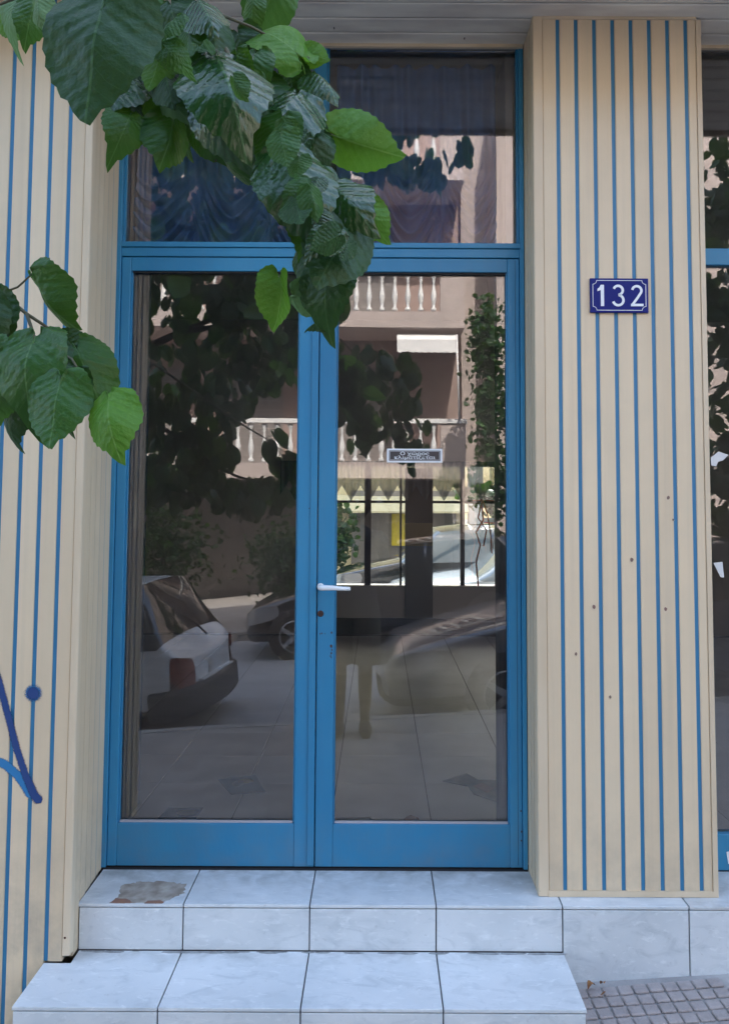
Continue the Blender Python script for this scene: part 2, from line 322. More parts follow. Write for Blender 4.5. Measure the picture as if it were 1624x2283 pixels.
# ================================================================== the setting: ground
def pz(x, y): return -.265+.062*x+.05*(y+.25)        # pavement falls to the left and to the road
def rz_(x, y): return -.69+.10*x                     # road
def sheet(name, mt, x0, x1, y0, y1, fz, nx=2, ny=2, thick=.25):
    b = MB(); vs = []; fs = []
    for j in range(ny+1):
        for i in range(nx+1):
            x = x0+(x1-x0)*i/nx; y = y0+(y1-y0)*j/ny; vs.append((x, y, fz(x, y)))
    n = len(vs); vs += [(x, y, z-thick) for x, y, z in vs]
    for j in range(ny):
        for i in range(nx):
            a = j*(nx+1)+i; fs.append((a, a+1, a+nx+2, a+nx+1)); fs.append((n+a+nx+1, n+a+nx+2, n+a+1, n+a))
    edge = [i for i in range(nx+1)]+[(j+1)*(nx+1)-1 for j in range(1, ny+1)]+[ny*(nx+1)+i for i in range(nx-1, -1, -1)]+[j*(nx+1) for j in range(ny-1, 0, -1)]
    for a, c in zip(edge, edge[1:]+edge[:1]): fs.append((c, a, a+n, c+n))
    b.quadset(vs, fs); o = b.build(name, mt); o['kind'] = 'structure'; return o
sheet('ground', M['earth'], -300, 300, -300, 300, lambda x, y: -5.5, 1, 1)
pavement = sheet('pavement', M['pavebase'], -25, 25, -3.5, 0.0, lambda x, y: pz(x, y)-.008, 10, 4)
sheet('road', M['asphalt'], -25, 25, -9.7, -3.62, rz_, 10, 4)
sheet('kerb', M['kerb'], -25, 25, -3.62, -3.5, lambda x, y: pz(x, y)-.004, 10, 1, .4)
sheet('pavement', M['pavebase'], -25, 25, -16, -9.7, lambda x, y: rz_(x, y)+.14, 10, 2, .4)
sheet('road', M['asphalt'], -25, 25, 6.6, 12.5, lambda x, y: -.50, 1, 1)
sheet('pavement', M['pavebase'], -25, 25, 5.2, 6.6, lambda x, y: -.40, 1, 1)
sheet('pavement', M['pavebase'], -25, 25, 12.5, 30, lambda x, y: -.40, 1, 1)
# small square pavers by the right plinth
px0, px1 = .70, 1.32
cell = .047
sq = MB().box(-.0212, .0212, -.0212, .0212, -.006, .004).mesh('paving_square', M['paver'], .003, 1)
ang = .035
k = 0
for j in range(8):
    for i in range(14):
        x = .625+i*cell+j*.002; y = -.305-j*cell+i*.0016
        if y > -.29: continue
        if x < .612: continue
        o = link('paving_square', sq, pavement); o.location = (x, y, pz(x, y)-.005+U(-.0012, .0012)); o.rotation_euler = (-.05+U(-.01, .01), -.062+U(-.01, .01), ang+U(-.02, .02))

# ================================================================== steps
Z2 = -.1419; YA = -.2485; YB = -.5363; XJ = [-.6124, -.2124, .1876, .5876]
land = empty('entrance_landing', (0, 0, 0), 'pale marble tiled landing directly under the blue double door', 'landing')
B('core', M['grout'], land, -.948, 4.6, YA+.011, .02, -.60, -.0105)
def tile(par, x0, x1, y0, y1, z0, z1, mt, bev=.0016): return B('tile', mt, par, x0, x1, y0, y1, z0, z1, bev)
g = .002
edges = [-.9485]+XJ+[.9876, 1.3876, 1.7876, 2.1876, 2.5876, 2.9876, 3.3876, 3.7876, 4.1876, 4.5876]
for i, (a, b) in enumerate(zip(edges, edges[1:])):
    yb = -.002 if b < .6 else -.002
    tile(land, a+g, b-g, YA, yb, -.010, 0, M['marble_worn'] if i < 5 else M['marble'])
    zb = Z2+.0015 if i < 4 else -.42
    tile(land, a+g+(.006 if i == 0 else 0), b-g, YA+.001, YA+.0105, zb, -.0135, M['marble_riser'])
def ragged(pts, n=7, amp=.007):
    out = []
    for (a, b) in zip(pts, pts[1:]+pts[:1]):
        for k in range(n):
            t = k/n; out.append((a[0]+(b[0]-a[0])*t+U(-amp, amp), min(-.002, max(a[1]+(b[1]-a[1])*t+U(-amp, amp), -.2478))))
    return out
# chipped corner of the leftmost landing tile
MB().slab(ragged([(-.842, -.238), (-.80, -.246), (-.745, -.246), (-.70, -.243), (-.66, -.215), (-.625, -.17), (-.64, -.12), (-.70, -.10), (-.78, -.10), (-.845, -.12), (-.835, -.18)]), .0002, .0012).build('worn_patch', M['tan_chip'], land)
MB().slab(ragged([(-.842, -.243), (-.79, -.2475), (-.775, -.240), (-.79, -.226), (-.835, -.212)], 3, .003), .0012, .0018).build('worn_patch', M['rust_chip'], land)
MB().slab([(-.735, -.2475), (-.68, -.2475), (-.675, -.24), (-.69, -.228), (-.73, -.231)], .0012, .0018).build('worn_patch', M['rust_chip'], land)
B('painted_door_shade', M['dark'], land, -.955, .522, -.012, .03, .0003, .0015)  # dark sheet painted in for the shade under the door leaves
step = empty('entrance_step', (0, 0, Z2), 'lower marble tiled step in front of the landing', 'step')
XS0, XS1 = -1.0197, .5885
MB().slab([(XS0+.008, YB+.011), (XS1-.008, YB+.011), (XS1-.008, YA-.001), (-.938, YA-.001), (-.938, -.3195), (XS0+.008, -.3195)], -.5, -.0105).build('core', M['grout'], step)
se = [XS0]+XJ[:3]+[XS1]
for i, (a, b) in enumerate(zip(se, se[1:])):
    if i == 0:
        MB().slab([(a, YB), (b-g, YB), (b-g, YA-.001), (-.9375, YA-.001), (-.9375, -.320), (a, -.320)], -.010, 0).build('tile', M['marble'], step, .0012)
    else: tile(step, a+g, b-(g if i < 3 else 0), YB, YA-.001, -.010, 0, M['marble'])
    tile(step, a+(g if i else .003), b-(g if i < 3 else .003), YB+.001, YB+.0105, -.40, -.0135, M['marble_riser'])
MB().box(XS1-.0095, XS1-.001, YB+.012, YA-.001, -.35, -.0135).build('tile', M['marble'], step, .001)
MB().box(XS0+.001, XS0+.0095, YB+.012, -.321, -.4, -.0135).build('tile', M['marble'], step, .001)
# grime line where tread meets riser
gm = MB()
for i in range(60):
    x = U(-.92, .57); r = U(.004, .02)
    gm.slab([(x+r*math.cos(t)*1.8, YA-.003-abs(r*.35*(1+math.sin(t)))) for t in [0, .9, 1.8, 2.8, 3.8, 5.2]], .0002, .0006+rnd()*.0004)
o = gm.build('grime', mat('grime', (.20, .20, .20), .9, (.30, .31, .31), 40), step); o['kind'] = 'stuff'

# ================================================================== striped pillars
H = 2.9584
def clad_front(par, stripes, xa, xb, yf, z0f, z1, pit=.0633):
    """boards between blue recessed stripes"""
    hs = .0065
    cuts = [xa]+[q for s in stripes for q in (s-hs, s+hs)]+[xb]
    for i in range(0, len(cuts)-1, 2):
        a, b = cuts[i], cuts[i+1]; z0 = z0f((a+b)/2)
        c = .0025
        b_ = MB(); pts = [(a, yf+.012), (a, yf+c), (a+c, yf), (b-c, yf), (b, yf+c), (b, yf+.012)]
        b_.slab(pts, z0, z1); b_.build('board', M['cream'], par)
    for s in stripes:
        B('blue_strip', M['stripe'], par, s-hs+.0004, s+hs-.0004, yf+.0035, yf+.011, z0f(s), z1)
AL = -.3166; XL4 = -1.0167
pl = empty('striped_pillar', (-1.35, AL, -.5), 'cream pillar with thin blue stripes and blue spray strokes, left of the doors', 'pillar', 'striped pillars beside the doors')
# keep part coordinates in world units by offsetting each part
def with_offset(root, fn):
    before = set(root.children); fn()
    for c in root.children:
        if c not in before: c.location = c.location-root.location
def left_pillar():
    zf = lambda x: -.139 if x > XS0 else -.62
    st = [XL4-.0633*i for i in range(12)][::-1]
    clad_front(pl, st, st[0]-.057, -.9655, AL, zf, H)
    # corner trim with a rounded nose
    n = [(-.965, AL-.0015), (-.949, AL-.0015)]+[(-.949+.007*math.sin(t), AL+.0055-.007*math.cos(t)) for t in [.3, .6, .9, 1.2, 1.57]]+[(-.942, AL+.028), (-.950, AL+.028), (-.950, AL+.010), (-.965, AL+.010)]
    MB().slab(n, -.122, H).build('corner_trim', M['cream_trim'], pl)
    # reveal boards (face +x)
    ys = [-.235, -.180, -.125, -.07]; xr = -.9440
    hs = .005; cuts = [AL+.029]+[q for s in ys for q in (s-hs, s+hs)]+[-.012]
    for i in range(0, len(cuts)-1, 2):
        a, b = cuts[i], cuts[i+1]
        B('board', M['cream'], pl, xr-.012-.018*(i/8), xr-.010*(i/8), a, b, (.001 if a > -.24 else -.139), H)
    for j, s in enumerate(ys): B('blue_strip', M['stripe'], pl, xr-.02, xr-.0035-.0022*j, s-hs+.0004, s+hs-.0004, .001, H)
    B('edge_trim', M['cream_trim'], pl, -.975, -.9565, -.0118, -.002, .001, H)
    B('core', M['plaster'], pl, -1.02, -.966, AL+.0125, .0, -.139, H)
    B('core', M['plaster'], pl, -1.9, -1.0201, AL+.0125, .0, -.62, H)
    for z in (-.068,): MB().lathe([(.0035, 0), (.003, .0015)], (-.9575, AL-.003, z), 10, 'Y').build('screw', M['rust'], pl)
    B('screw', M['rust'], pl, xr-.012, xr-.0105+.011-.002, -.249, -.244, .093, .098)
    # spray paint strokes
    def stroke(pts, ws, mt, dy):
        vs = []; fs = []; P = [Vector((p[0], 0, p[1])) for p in pts]
        for i, p in enumerate(P):
            t = (P[min(i+1, len(P)-1)]-P[max(0, i-1)]).normalized(); nn = Vector((-t.z, 0, t.x))
            vs += [(p.x+nn.x*ws[i], AL-dy, p.z+nn.z*ws[i]), (p.x-nn.x*ws[i], AL-dy, p.z-nn.z*ws[i])]
        for i in range(len(P)-1): fs.append((2*i, 2*i+1, 2*i+3, 2*i+2))
        b = MB(); b.quadset(vs, fs); o = b.build('spray_mark', mt, pl); ul = o.data.uv_layers.new(name='UVMap')
        for lp in o.data.loops: ul.data[lp.index].uv = ((1, 0) if lp.vertex_index % 2 else (-1, 0))
        return o
    def spot(x, z, rad, mt, dy):
        b = MB(); n_ = 24; b.quadset([(x, AL-dy, z)]+[(x+rad*math.cos(2*math.pi*k/n_), AL-dy, z+rad*math.sin(2*math.pi*k/n_)) for k in range(n_)], [(0, 1+k, 1+(k+1) % n_) for k in range(n_)])
        o = b.build('spray_mark', mt, pl); ul = o.data.uv_layers.new(name='UVMap')
        for lp in o.data.loops: ul.data[lp.index].uv = ((1, 0) if lp.vertex_index else (0, 0))
    def fine(pts, n=8):
        out = []
        for i in range(len(pts)-1):
            for k in range(n): t = k/n; out.append(tuple(pts[i][j]*(1-t)+pts[i+1][j]*t for j in range(len(pts[0]))))
        return out+[pts[-1]]
    ends = lambda n, w, w0=1.: [w*min(1, (math.sqrt(max(.02, 1-((n-2-i)/2.2 < 0)*0-max(0, 1-(n-1-i)/3)**2)))) for i in range(n)]
    a = fine([(-1.24, .84), (-1.19, .715), (-1.155, .60), (-1.125, .50), (-1.095, .42), (-1.066, .36), (-1.045, .335)], 5)
    stroke(a, [q*(1+.55*max(0, (i-20)/12)) for i, q in enumerate(ends(len(a), .014))], M['ink'], .0012)
    a = fine([(-1.30, .50), (-1.22, .475), (-1.16, .452), (-1.12, .42), (-1.09, .38), (-1.075, .35)], 5)
    stroke(a, ends(len(a), .017), M['ink2'], .0006)
    spot(-1.079, .671, .031, M['ink2'], .0016)
    spot(-1.0785, .670, .025, M['ink'], .0021)
with_offset(pl, left_pillar)
CR = -.1887; XR1 = .6101
pr = empty('striped_pillar', (.83, CR, 0), 'cream pillar with thin blue stripes carrying the blue house number plate', 'pillar', 'striped pillars beside the doors')
def right_pillar():
    st = [XR1+.0633*i for i in range(8)]
    zf = lambda x: .020
    clad_front(pr, st, .5565, 1.0885, CR, zf, H-.010)
    B('edge_trim', M['cream_trim'], pr, 1.0890, 1.1055, CR-.002, -.0, .001, H-.01)
    n = [(.556, CR-.0012), (.529, CR-.0012)]+[(.529-.006*math.sin(t), CR+.0048-.006*math.cos(t)) for t in [.3, .6, .9, 1.2, 1.57]]+[(.523, CR+.022), (.531, CR+.022), (.531, CR+.010), (.556, CR+.010)]
    MB().slab(n, .002, H).build('corner_trim', M['cream_trim'], pr)
    B('base_trim', M['cream_trim'], pr, .5562, 1.0888, CR-.003, CR+.012, .0015, .0195)
    B('top_trim', M['cream_trim'], pr, .5565, 1.0888, CR-.004, CR+.012, H-.0095, H-.0005)
    ys = [-.125, -.068]; hs = .005; cuts = [CR+.0225]+[q for s in ys for q in (s-hs, s+hs)]+[-.006]
    for i in range(0, len(cuts)-1, 2): B('board', M['cream'], pr, .5245, .536, cuts[i], cuts[i+1], .002, H)
    for s in ys: B('blue_strip', M['stripe'], pr, .5275, .536, s-hs+.0004, s+hs-.0004, .002, H)
    B('core', M['plaster'], pr, .5365, 1.0888, CR+.0125, .0, .001, H)
    for (x, z, r) in ((.965, 1.293, .0055), (.84, 1.087, .006), (.713, .931, .006), (.95, .925, .0055), (.652, .777, .005), (.763, .638, .0045), (.53, .018, .003), (.98, 1.22, .0035)):
        # dents: a dark shallow pit with a pale chipped lip
        pts = [(x+r*1.25*(.8+.35*rnd())*math.cos(t), z+r*1.7*(.8+.35*rnd())*math.sin(t)) for t in [k*math.pi/4.5 for k in range(9)]]
        MB().prism([(px-r*.25, q-r*.5) for px, q in pts], CR-.0007, CR-.0001).build('dent', M['cream_trim'], pr)
        MB().prism([(x+(px-x)*.72, z+(q-z)*.72) for px, q in pts], CR-.0011, CR-.0002).build('dent', mat('dent_dark', (.16+.1*rnd(), .12, .10), .9), pr)
with_offset(pr, right_pillar)
# house number
hn = empty('house_number_sign', (.809, CR-.004, 1.976), 'dark blue enamel plate reading 132 in white digits', 'sign')
B('plate', M['sign_blue'], hn, -.0985, .0985, -.004, .0035, -.059, .059, .0015)
def frame_outline():
    hx, hz, n_ = .0895, .051, .013
    pts = []
    for sx, sz, a0 in ((1, 1, 180), (1, -1, 90), (-1, -1, 0), (-1, 1, 270)):
        cx, cz = sx*hx, sz*hz
        arc = [(cx+n_*math.cos(math.radians(a)), cz+n_*math.sin(math.radians(a))) for a in
               ({(1, 1): (180, 200, 225, 250, 270), (1, -1): (90, 110, 135, 160, 180), (-1, -1): (0, 20, 45, 70, 90), (-1, 1): (270, 290, 315, 340, 360)}[(sx, sz)])]
        pts += arc
    return pts
pts = frame_outline()
fr = MB(); n = len(pts)
for (x0, z0), (x1, z1) in zip(pts, pts[1:]+pts[:1]):
    dx, dz = x1-x0, z1-z0; l = math.hypot(dx, dz)
    if l < 1e-6: continue
    nx, nz = -dz/l*.0009, dx/l*.0009; ex, ez = dx/l*.0005, dz/l*.0005
    fr.prism([(x0+nx-ex, z0+nz-ez), (x1+nx+ex, z1+nz+ez), (x1-nx+ex, z1-nz+ez), (x0-nx-ex, z0-nz-ez)], -.0052, -.0041)
fr.build('border', M['sign_white'], hn)
def digit(pts, wd, x, par):
    b = MB(); P = [Vector((p[0]+x, 0, p[1])) for p in pts]; vs = []; fs = []
    for i, p in enumerate(P):
        t = (P[min(i+1, len(P)-1)]-P[max(0, i-1)]).normalized(); nn = Vector((-t.z, 0, t.x))*wd
        vs += [p+nn+Vector((0, -.0052, 0)), p-nn+Vector((0, -.0052, 0)), p-nn+Vector((0, -.004, 0)), p+nn+Vector((0, -.004, 0))]
    for i in range(len(P)-1):
        for j in range(4): a = 4*i; fs.append((a+j, a+(j+1) % 4, a+4+(j+1) % 4, a+4+j))
    fs += [(3, 2, 1, 0), (4*len(P)-4, 4*len(P)-3, 4*len(P)-2, 4*len(P)-1)]
    b.quadset(vs, fs); return b.build('digit', M['sign_white'], par)
b = MB(); b.prism([(-.063, .036), (-.052, .036), (-.052, -.037), (-.063, -.037), (-.063, .018), (-.074, .014), (-.074, .022), (-.067, .028)], -.0052, -.004); b.build('digit', M['sign_white'], hn)
arc = lambda cx, cz, r, a0, a1, n=9, sz=1: [(cx+r*math.cos(math.radians(a0+(a1-a0)*k/n)), cz+sz*r*math.sin(math.radians(a0+(a1-a0)*k/n))) for k in range(n+1)]
digit(arc(-.004, .0175, .0155, 160, -80, 12)+arc(-.004, -.0165, .0175, 80, -165, 13), .0042, .0, hn)
digit(arc(.059, .0165, .0155, 170, -25, 10)+[(.060, -.010), (.0445, -.031)], .0042, 0, hn)
b = MB(); b.prism([(.0385, -.037), (.081, -.037), (.081, -.0285), (.0385, -.0285)], -.0053, -.004); b.build('digit', M['sign_white'], hn)

# ================================================================== canopy soffit
can = empty('canopy', (0, -.3, H), 'cream slatted canopy soffit over the doorway', 'canopy')
def canopy():
    ys = [-.62+.0885*i for i in range(8)]
    for i in range(7):
        a, b = ys[i], ys[i+1]
        for (xa, xb) in ((-1.9, 4.6),):
            y1 = min(b, .0)
            bb = MB(); c = .006
            bb.quadset([(xa, a+c, H+.014), (xa, a+c, H+.003), (xa, a+c+.004, H), (xa, y1-.004, H), (xa, y1, H+.003), (xa, y1, H+.014),
                        (xb, a+c, H+.014), (xb, a+c, H+.003), (xb, a+c+.004, H), (xb, y1-.004, H), (xb, y1, H+.003), (xb, y1, H+.014)],
                       [(0, 1, 7, 6), (1, 2, 8, 7), (2, 3, 9, 8), (3, 4, 10, 9), (4, 5, 11, 10), (5, 0, 6, 11), (0, 5, 4, 3, 2, 1), (6, 7, 8, 9, 10, 11)])
            bb.build('board', M['soffit'], can)
    B('edge_trim', M['cream_trim'], can, -1.9, .5205, -.020, -.006, H-.012, H-.0005)
    B('edge_trim', M['cream_trim'], can, 1.1065, 4.6, -.020, -.006, H-.012, H-.0005)
    B('fascia', M['cream'], can, -1.9, 4.6, -.64, -.617, H-.02, H+.38)
    B('core', M['plaster'], can, -1.9, 4.6, -.616, -.001, H+.016, H+.36)
    for (x, y) in ((-.19, -.30), (-.17, -.12), (1.09, -.15), (.30, -.06)):
        B('stain', M['rust'], can, x, x+.004, y, y+.012, H-.0008, H-.0001)
with_offset(can, canopy)

# ================================================================== blue double door
door = empty('glazed_double_door', (-.215, 0, 0), 'blue framed glass double door with a white lever handle', 'door')
YF = 0.0
def doors():
    xL, xR = -.9575, .5225; xc = -.215
    # outer frame
    B('frame', M['blue'], door, xL, -.940, -.008, .05, .004, H-.002, .002)
    B('frame', M['blue'], door, .507, xR, -.008, .05, .004, H-.002, .002)
    # transom bar in three stepped members
    B('transom_bar', M['blue'], door, -.9398, .5068, -.010, .05, 2.196, 2.215, .002)
    B('transom_bar', M['blue'], door, -.9398, .5068, -.004, .05, 2.1625, 2.1950, .002)
    B('transom_bar', M['dark'], door, -.9395, .5065, .006, .04, 2.1950, 2.1960)
    # leaves
    def leaf(a, b, ga, gb, nm):
        z0, z1 = .007, 2.1600; gz0, gz1 = .152, 2.110
        fr = empty('door_leaf', (0, 0, 0)); fr.parent = door
        y0, y1 = .0, .045
        B('stile', M['blue'], fr, a, ga, y0, y1, z0, z1, .0025)
        B('stile', M['blue'], fr, gb, b, y0, y1, z0, z1, .0025)
        B('rail', M['blue'], fr, ga+.0003, gb-.0003, y0+.001, y1-.001, z0, gz0, .002)
        B('rail', M['blue'], fr, ga+.0003, gb-.0003, y0+.001, y1-.001, gz1, z1, .002)
        # glazing beads, set back
        for (p, q, r, s) in ((ga, ga+.006, gz0, gz1), (gb-.006, gb, gz0, gz1)): B('bead', M['blue'], fr, p+.0004, q, .010, .018, r+.0004, s-.0004)
        B('bead', mat('pale_bead', (.42, .40, .42), .6), fr, ga+.0065, gb-.0065, .008, .018, gz0+.0002, gz0+.006)
        B('bead', M['dark'], fr, ga+.0065, gb-.0065, .008, .018, gz1-.006, gz1-.0002)
        B('pane', M['glass'], fr, ga+.001, gb-.001, .0225, .0285, gz0+.001, gz1-.001)
        return fr
    l1 = leaf(-.9385, -.2195, -.9055, -.2900, 'l')
    l2 = leaf(-.2165, .5055, -.1555, .4625, 'r')
    # meeting stile cover and grooves
    B('cover_strip', M['blue'], l1, -.2440, -.2205, -.006, -.0002, .014, 2.158, .002)
    B('groove', M['dark'], l2, .4895, .4905, -.0006, .0005, .016, 2.155)
    # handle
    h = MB(); h.tube([(-.205, -.004, .973), (-.205, -.045, .974), (-.203, -.055, .9745), (-.195, -.058, .975), (-.16, -.058, .9745), (-.125, -.057, .9725), (-.098, -.054, .9715)], [.008, .0085, .0095, .0098, .0088, .0075, .007], 10)
    h.build('handle', M['lever'], l2)
    MB().lathe([(.0125, -.004), (.0125, .0), (.011, .001)], (-.205, -.001, .973), 14, 'Y').build('rosette', M['lever'], l2)
    MB().lathe([(.009, -.003), (.0115, .0)], (-.2045, -.0006, .878), 12, 'Y').build('lock', M['rust'], l2)
    B('lock', M['dark'], l2, -.2062, -.2030, -.0042, -.0032, .872, .887)
    ch = MB()
    for (x, z, r) in ((-.166, .765, .005), (-.163, .752, .003), (-.165, .74, .0035), (-.168, .73, .0025), (-.205, .808, .002), (-.199, .809, .0025), (-.188, .808, .0015), (-.165, .812, .003), (-.2475, 1.25, .002), (-.165, .724, .002), (.500, .20, .003), (.502, .13, .0035), (.501, .10, .0025)):
        ch.prism([(x+r*(.6+.6*rnd())*math.cos(t), z+r*1.5*(.6+.6*rnd())*math.sin(t)) for t in [k*1.05 for k in range(6)]], -.0009, -.0001)
    ch.build('paint_chips', M['rust'], l2)
    # overlight above the doors
    ov = empty('overlight', (0, 0, 0)); ov.parent = door
    B('mullion', M['blue'], ov, -.244, -.199, .0, .045, 2.2155, H-.002, .0025)
    for a, b in ((-.9395, -.2445), (-.1985, .5065)):
        B('pane', M['glass'], ov, a+.001, b-.001, .0225, .0285, 2.216, H-.003)
        B('bead', M['blue'], ov, a+.0004, a+.008, .009, .0215, 2.2158, H-.003)
        B('bead', M['blue'], ov, b-.008, b-.0004, .009, .0215, 2.2158, H-.003)
with_offset(door, doors)
# sticker on the right pane
stk = empty('glass_sticker', (.128, .0215, 1.4415), 'small dark sticker with two lines of Greek lettering on the right door pane', 'sticker')
B('backing', M['sign_white'], stk, -.1, .1, -.0008, .0005, -.025, .025)
B('panel', M['sticker_dark'], stk, -.0925, .0925, -.0013, -.0009, -.0185, .0185, .0)
fr = MB()
for (a, b_, c_, d) in ((-.0895, .0895, .0150, .0160), (-.0895, .0895, -.0160, -.0150), (-.0900, -.0890, -.0149, .0149), (.0890, .0900, -.0149, .0149)): fr.box(a, b_, -.0017, -.0014, c_, d)
fr.build('border', M['sign_white'], stk)
for txt, z in (('Ο χώρος', .0068), ('κλιματίζεται', -.0072)):
    me = text_mesh(txt, .0165, .0002, .0002, 1.55); me.materials.append(M['sign_white'])
    o = link('lettering', me, stk); o.location = (0, -.0018, z)

# ================================================================== shop window on the right edge
sw_ = empty('shop_window', (1.8, 0, 0), 'blue framed shop window at the right edge beyond the number plate pillar', 'window')
def shopwin():
    a, b = 1.108, 4.5
    B('rail', M['blue'], sw_, a, b, .0, .045, 2.142, 2.203, .002)
    B('rail', M['blue'], sw_, a, b, .0, .045, .002, .125, .002)
    B('stile', M['blue'], sw_, a, a+.035, .001, .044, .1255, 2.1415, .002)
    B('stile', M['blue'], sw_, b-.05, b, .001, .044, .1255, 2.1415, .002)
    B('pane', M['glass'], sw_, a+.036, b-.051, .0225, .0285, .126, 2.1412)
    B('pane', M['glass'], sw_, a+.001, b-.001, .0225, .0285, 2.2035, H-.002)
    for q in ([(1.196, 1.44), (1.225, 1.462), (1.26, 1.45), (1.24, 1.43), (1.222, 1.425), (1.215, 1.408), (1.197, 1.412)], [(1.198, 1.062), (1.23, 1.066), (1.235, 1.01), (1.222, 1.012)]):
        MB().prism(q, .0205, .0215).build('tape_scrap', M['white'], sw_)
    MB().prism([(1.213, .065), (1.26, .075), (1.26, .02), (1.219, .025)], -.0012, -.0002).build('tape_scrap', M['white'], sw_)
with_offset(sw_, shopwin)

# ================================================================== the shop: shell, floor, far window
shop = empty('shop_building', (0, 2.5, 0), 'building that holds the shop, rising above the canopy', 'building')
def shell():
    Y1 = 5.0
    B('unseen_upper_wall', M['roofing'], shop, -40, 40, -.001, Y1+.2, H+.37, 16.6)  # unseen mass, sized and widened to keep the sun off the street
    B('ceiling', M['int_wall'], shop, -3.6, 4.8, .035, Y1, H+.10, H+.14)
    B('lintel', M['plaster'], shop, -14, 14, .0, .22, H+.0005, H+.10)
    B('side_wall', M['int_wall'], shop, -3.7, -3.6, .05, Y1, -.2, H+.10)
    B('side_wall', M['int_wall'], shop, 4.8, 4.9, .05, Y1, -.2, H+.10)
    B('front_wall', M['plaster'], shop, -14, -1.901, -.02, .2, -3, H)
    B('front_wall', M['plaster'], shop, 4.501, 14, -.02, .2, -1, H)
    # stub walls beside the door
    B('stub_wall', M['navy_wall'], shop, -1.9, -1.001, .051, .60, .001, H)
    B('stub_wall', M['pale_wall'], shop, .466, 1.15, .051, .36, .001, H)
    # far wall with window opening
    wx0, wx1 = -.62, 1.95; zs = .455
    B('far_wall', M['int_wall'], shop, -3.6, wx0, Y1, Y1+.2, -.4, H+.10)
    B('far_wall', M['int_wall'], shop, wx1, 4.8, Y1, Y1+.2, -.4, H+.10)
    B('far_wall', M['int_wall'], shop, wx0+.001, wx1-.001, Y1, Y1+.2, 1.62, H+.10)
    B('plinth', mat('white_plinth', (.45, .44, .43), .4), shop, wx0+.001, wx1-.001, Y1-.02, Y1+.2, .150, zs)
    B('baseboard', M['int_dark'], shop, wx0, wx1, Y1-.03, Y1+.2, -.4, .148)
    fw = empty('far_window', (0, 0, 0)); fw.parent = shop
    for (a, b) in ((-.62, -.58), (-.47, -.42), (-.14, -.075), (.205, .225), (.80, .84), (1.14, 1.16), (1.90, 1.95)):
        B('mullion', M['brown_panel'], fw, a, b, Y1+.05, Y1+.11, zs+.001, 1.619)
    B('frame_rail', M['brown_panel'], fw, wx0, wx1, Y1+.045, Y1+.115, 1.255, 1.28)
    B('pane', M['glass_plain'], fw, wx0, wx1, Y1+.078, Y1+.084, zs+.002, 1.618)
    B('panel', M['brown_panel'], fw, .255, .522, Y1-.05, Y1+.03, 1.065, 1.6)
    B('panel', M['ochre_panel'], fw, .255, .522, Y1-.05, Y1+.03, .845, 1.064)
    B('panel', mat('grey_panel', (.13, .14, .15), .5), fw, .255, .522, Y1-.05, Y1+.03, .15, .844)
with_offset(shop, shell)
fl = empty('shop_floor', (0, 0, 0), kind='structure')
B('screed', M['grout'], fl, -3.6, 4.8, .047, 4.97, -.2, -.004)
tl = MB().box(-.1982, .1982, -.1997, .1997, -.0035, .0).mesh('tile', M['floor'], .001, 1)
for i in range(-8, 12):
    for j in range(12):
        x = .015+.4*i-.0; y = .25+.4*j
        if x < -3.4 or x > 4.6: continue
        o = link('tile', tl, fl); o.location = (x+.005*0, y, 0); o.rotation_euler = (U(-.0006, .0006), U(-.0006, .0006), 0)
# far valance curtain with zigzag hem
vc = MB(); N = 240; vs = []; fs = []
for i in range(N+1):
    x = -.95+2.85*i/N; ph = (x*5.6) % 1; hem = 1.275+.15*abs(ph-.5)*2
    y = 4.90+.018*math.sin(x*95)+.01*math.sin(x*37)
    vs += [(x, y, 1.66), (x, y+.006*math.sin(x*50), 1.5), (x, y, hem)]
for i in range(N): a = 3*i; fs += [(a, a+1, a+4, a+3), (a+1, a+2, a+5, a+4)]
vc.quadset(vs, fs, True)
o = vc.build('valance_curtain', M['valance']); tag(o, 'short sheer curtain with a pointed hem over the far shop window', 'curtain')

# ---------------- navy curtains behind the overlights
def curtain(x0, x1, gathers, label, y=.135, zb=2.19, zt=2.955):
    nx, nz = 220, 110; vs = []; fs = []
    for j in range(nz+1):
        z = zb+(zt-zb)*j/nz
        for i in range(nx+1):
            x = x0+(x1-x0)*i/nx
            # swag coordinates between neighbouring gathers
            gs = gathers
            k = max(0, min(len(gs)-2, sum(1 for q in gs if q <= x)-1)); a, b_ = gs[k], gs[k+1]
            t = (x-a)/(b_-a); t = max(0, min(1, t)); u = 2*t-1
            gz = zb+.20+.03*math.sin(k*2.1)
            c = (z-zb)-.23*abs(u)**1.7                     # nested U folds
            low = max(0, min(1, (zb+.40-z)/.24)); low = low*low*(3-2*low)
            dx = min(abs(x-a), abs(x-b_))
            fan = math.exp(-(dx/.05)**2)
            pleat = math.sin(x*88+1.7*math.sin(x*9))*.5+.35*math.sin(x*51+1)+.3*math.sin(x*140+z*3)
            sw1 = math.sin(c*115+2*math.sin(u*2+k))+.5*math.sin(c*210+u*3)
            ang = math.atan2(x-(a if abs(x-a) < abs(x-b_) else b_), (z-gz)*.8+.06)
            fn = math.sin(ang*9)
            d = (1-low)*pleat*.024+low*(1-fan)*sw1*.021+low*fan*fn*.014-.02*low*(1-abs(u))**.5*0
            d -= .05*low*(1-u*u)                           # belly towards the glass
            vs.append((x, y+d, z))
    for j in range(nz):
        for i in range(nx): a = j*(nx+1)+i; fs.append((a, a+1, a+nx+2, a+nx+1))
    b = MB(); b.quadset(vs, fs, True); o = b.build('draped_curtain', M['curtain']); tag(o, label, 'curtain', 'draped navy curtains over the doors'); return o
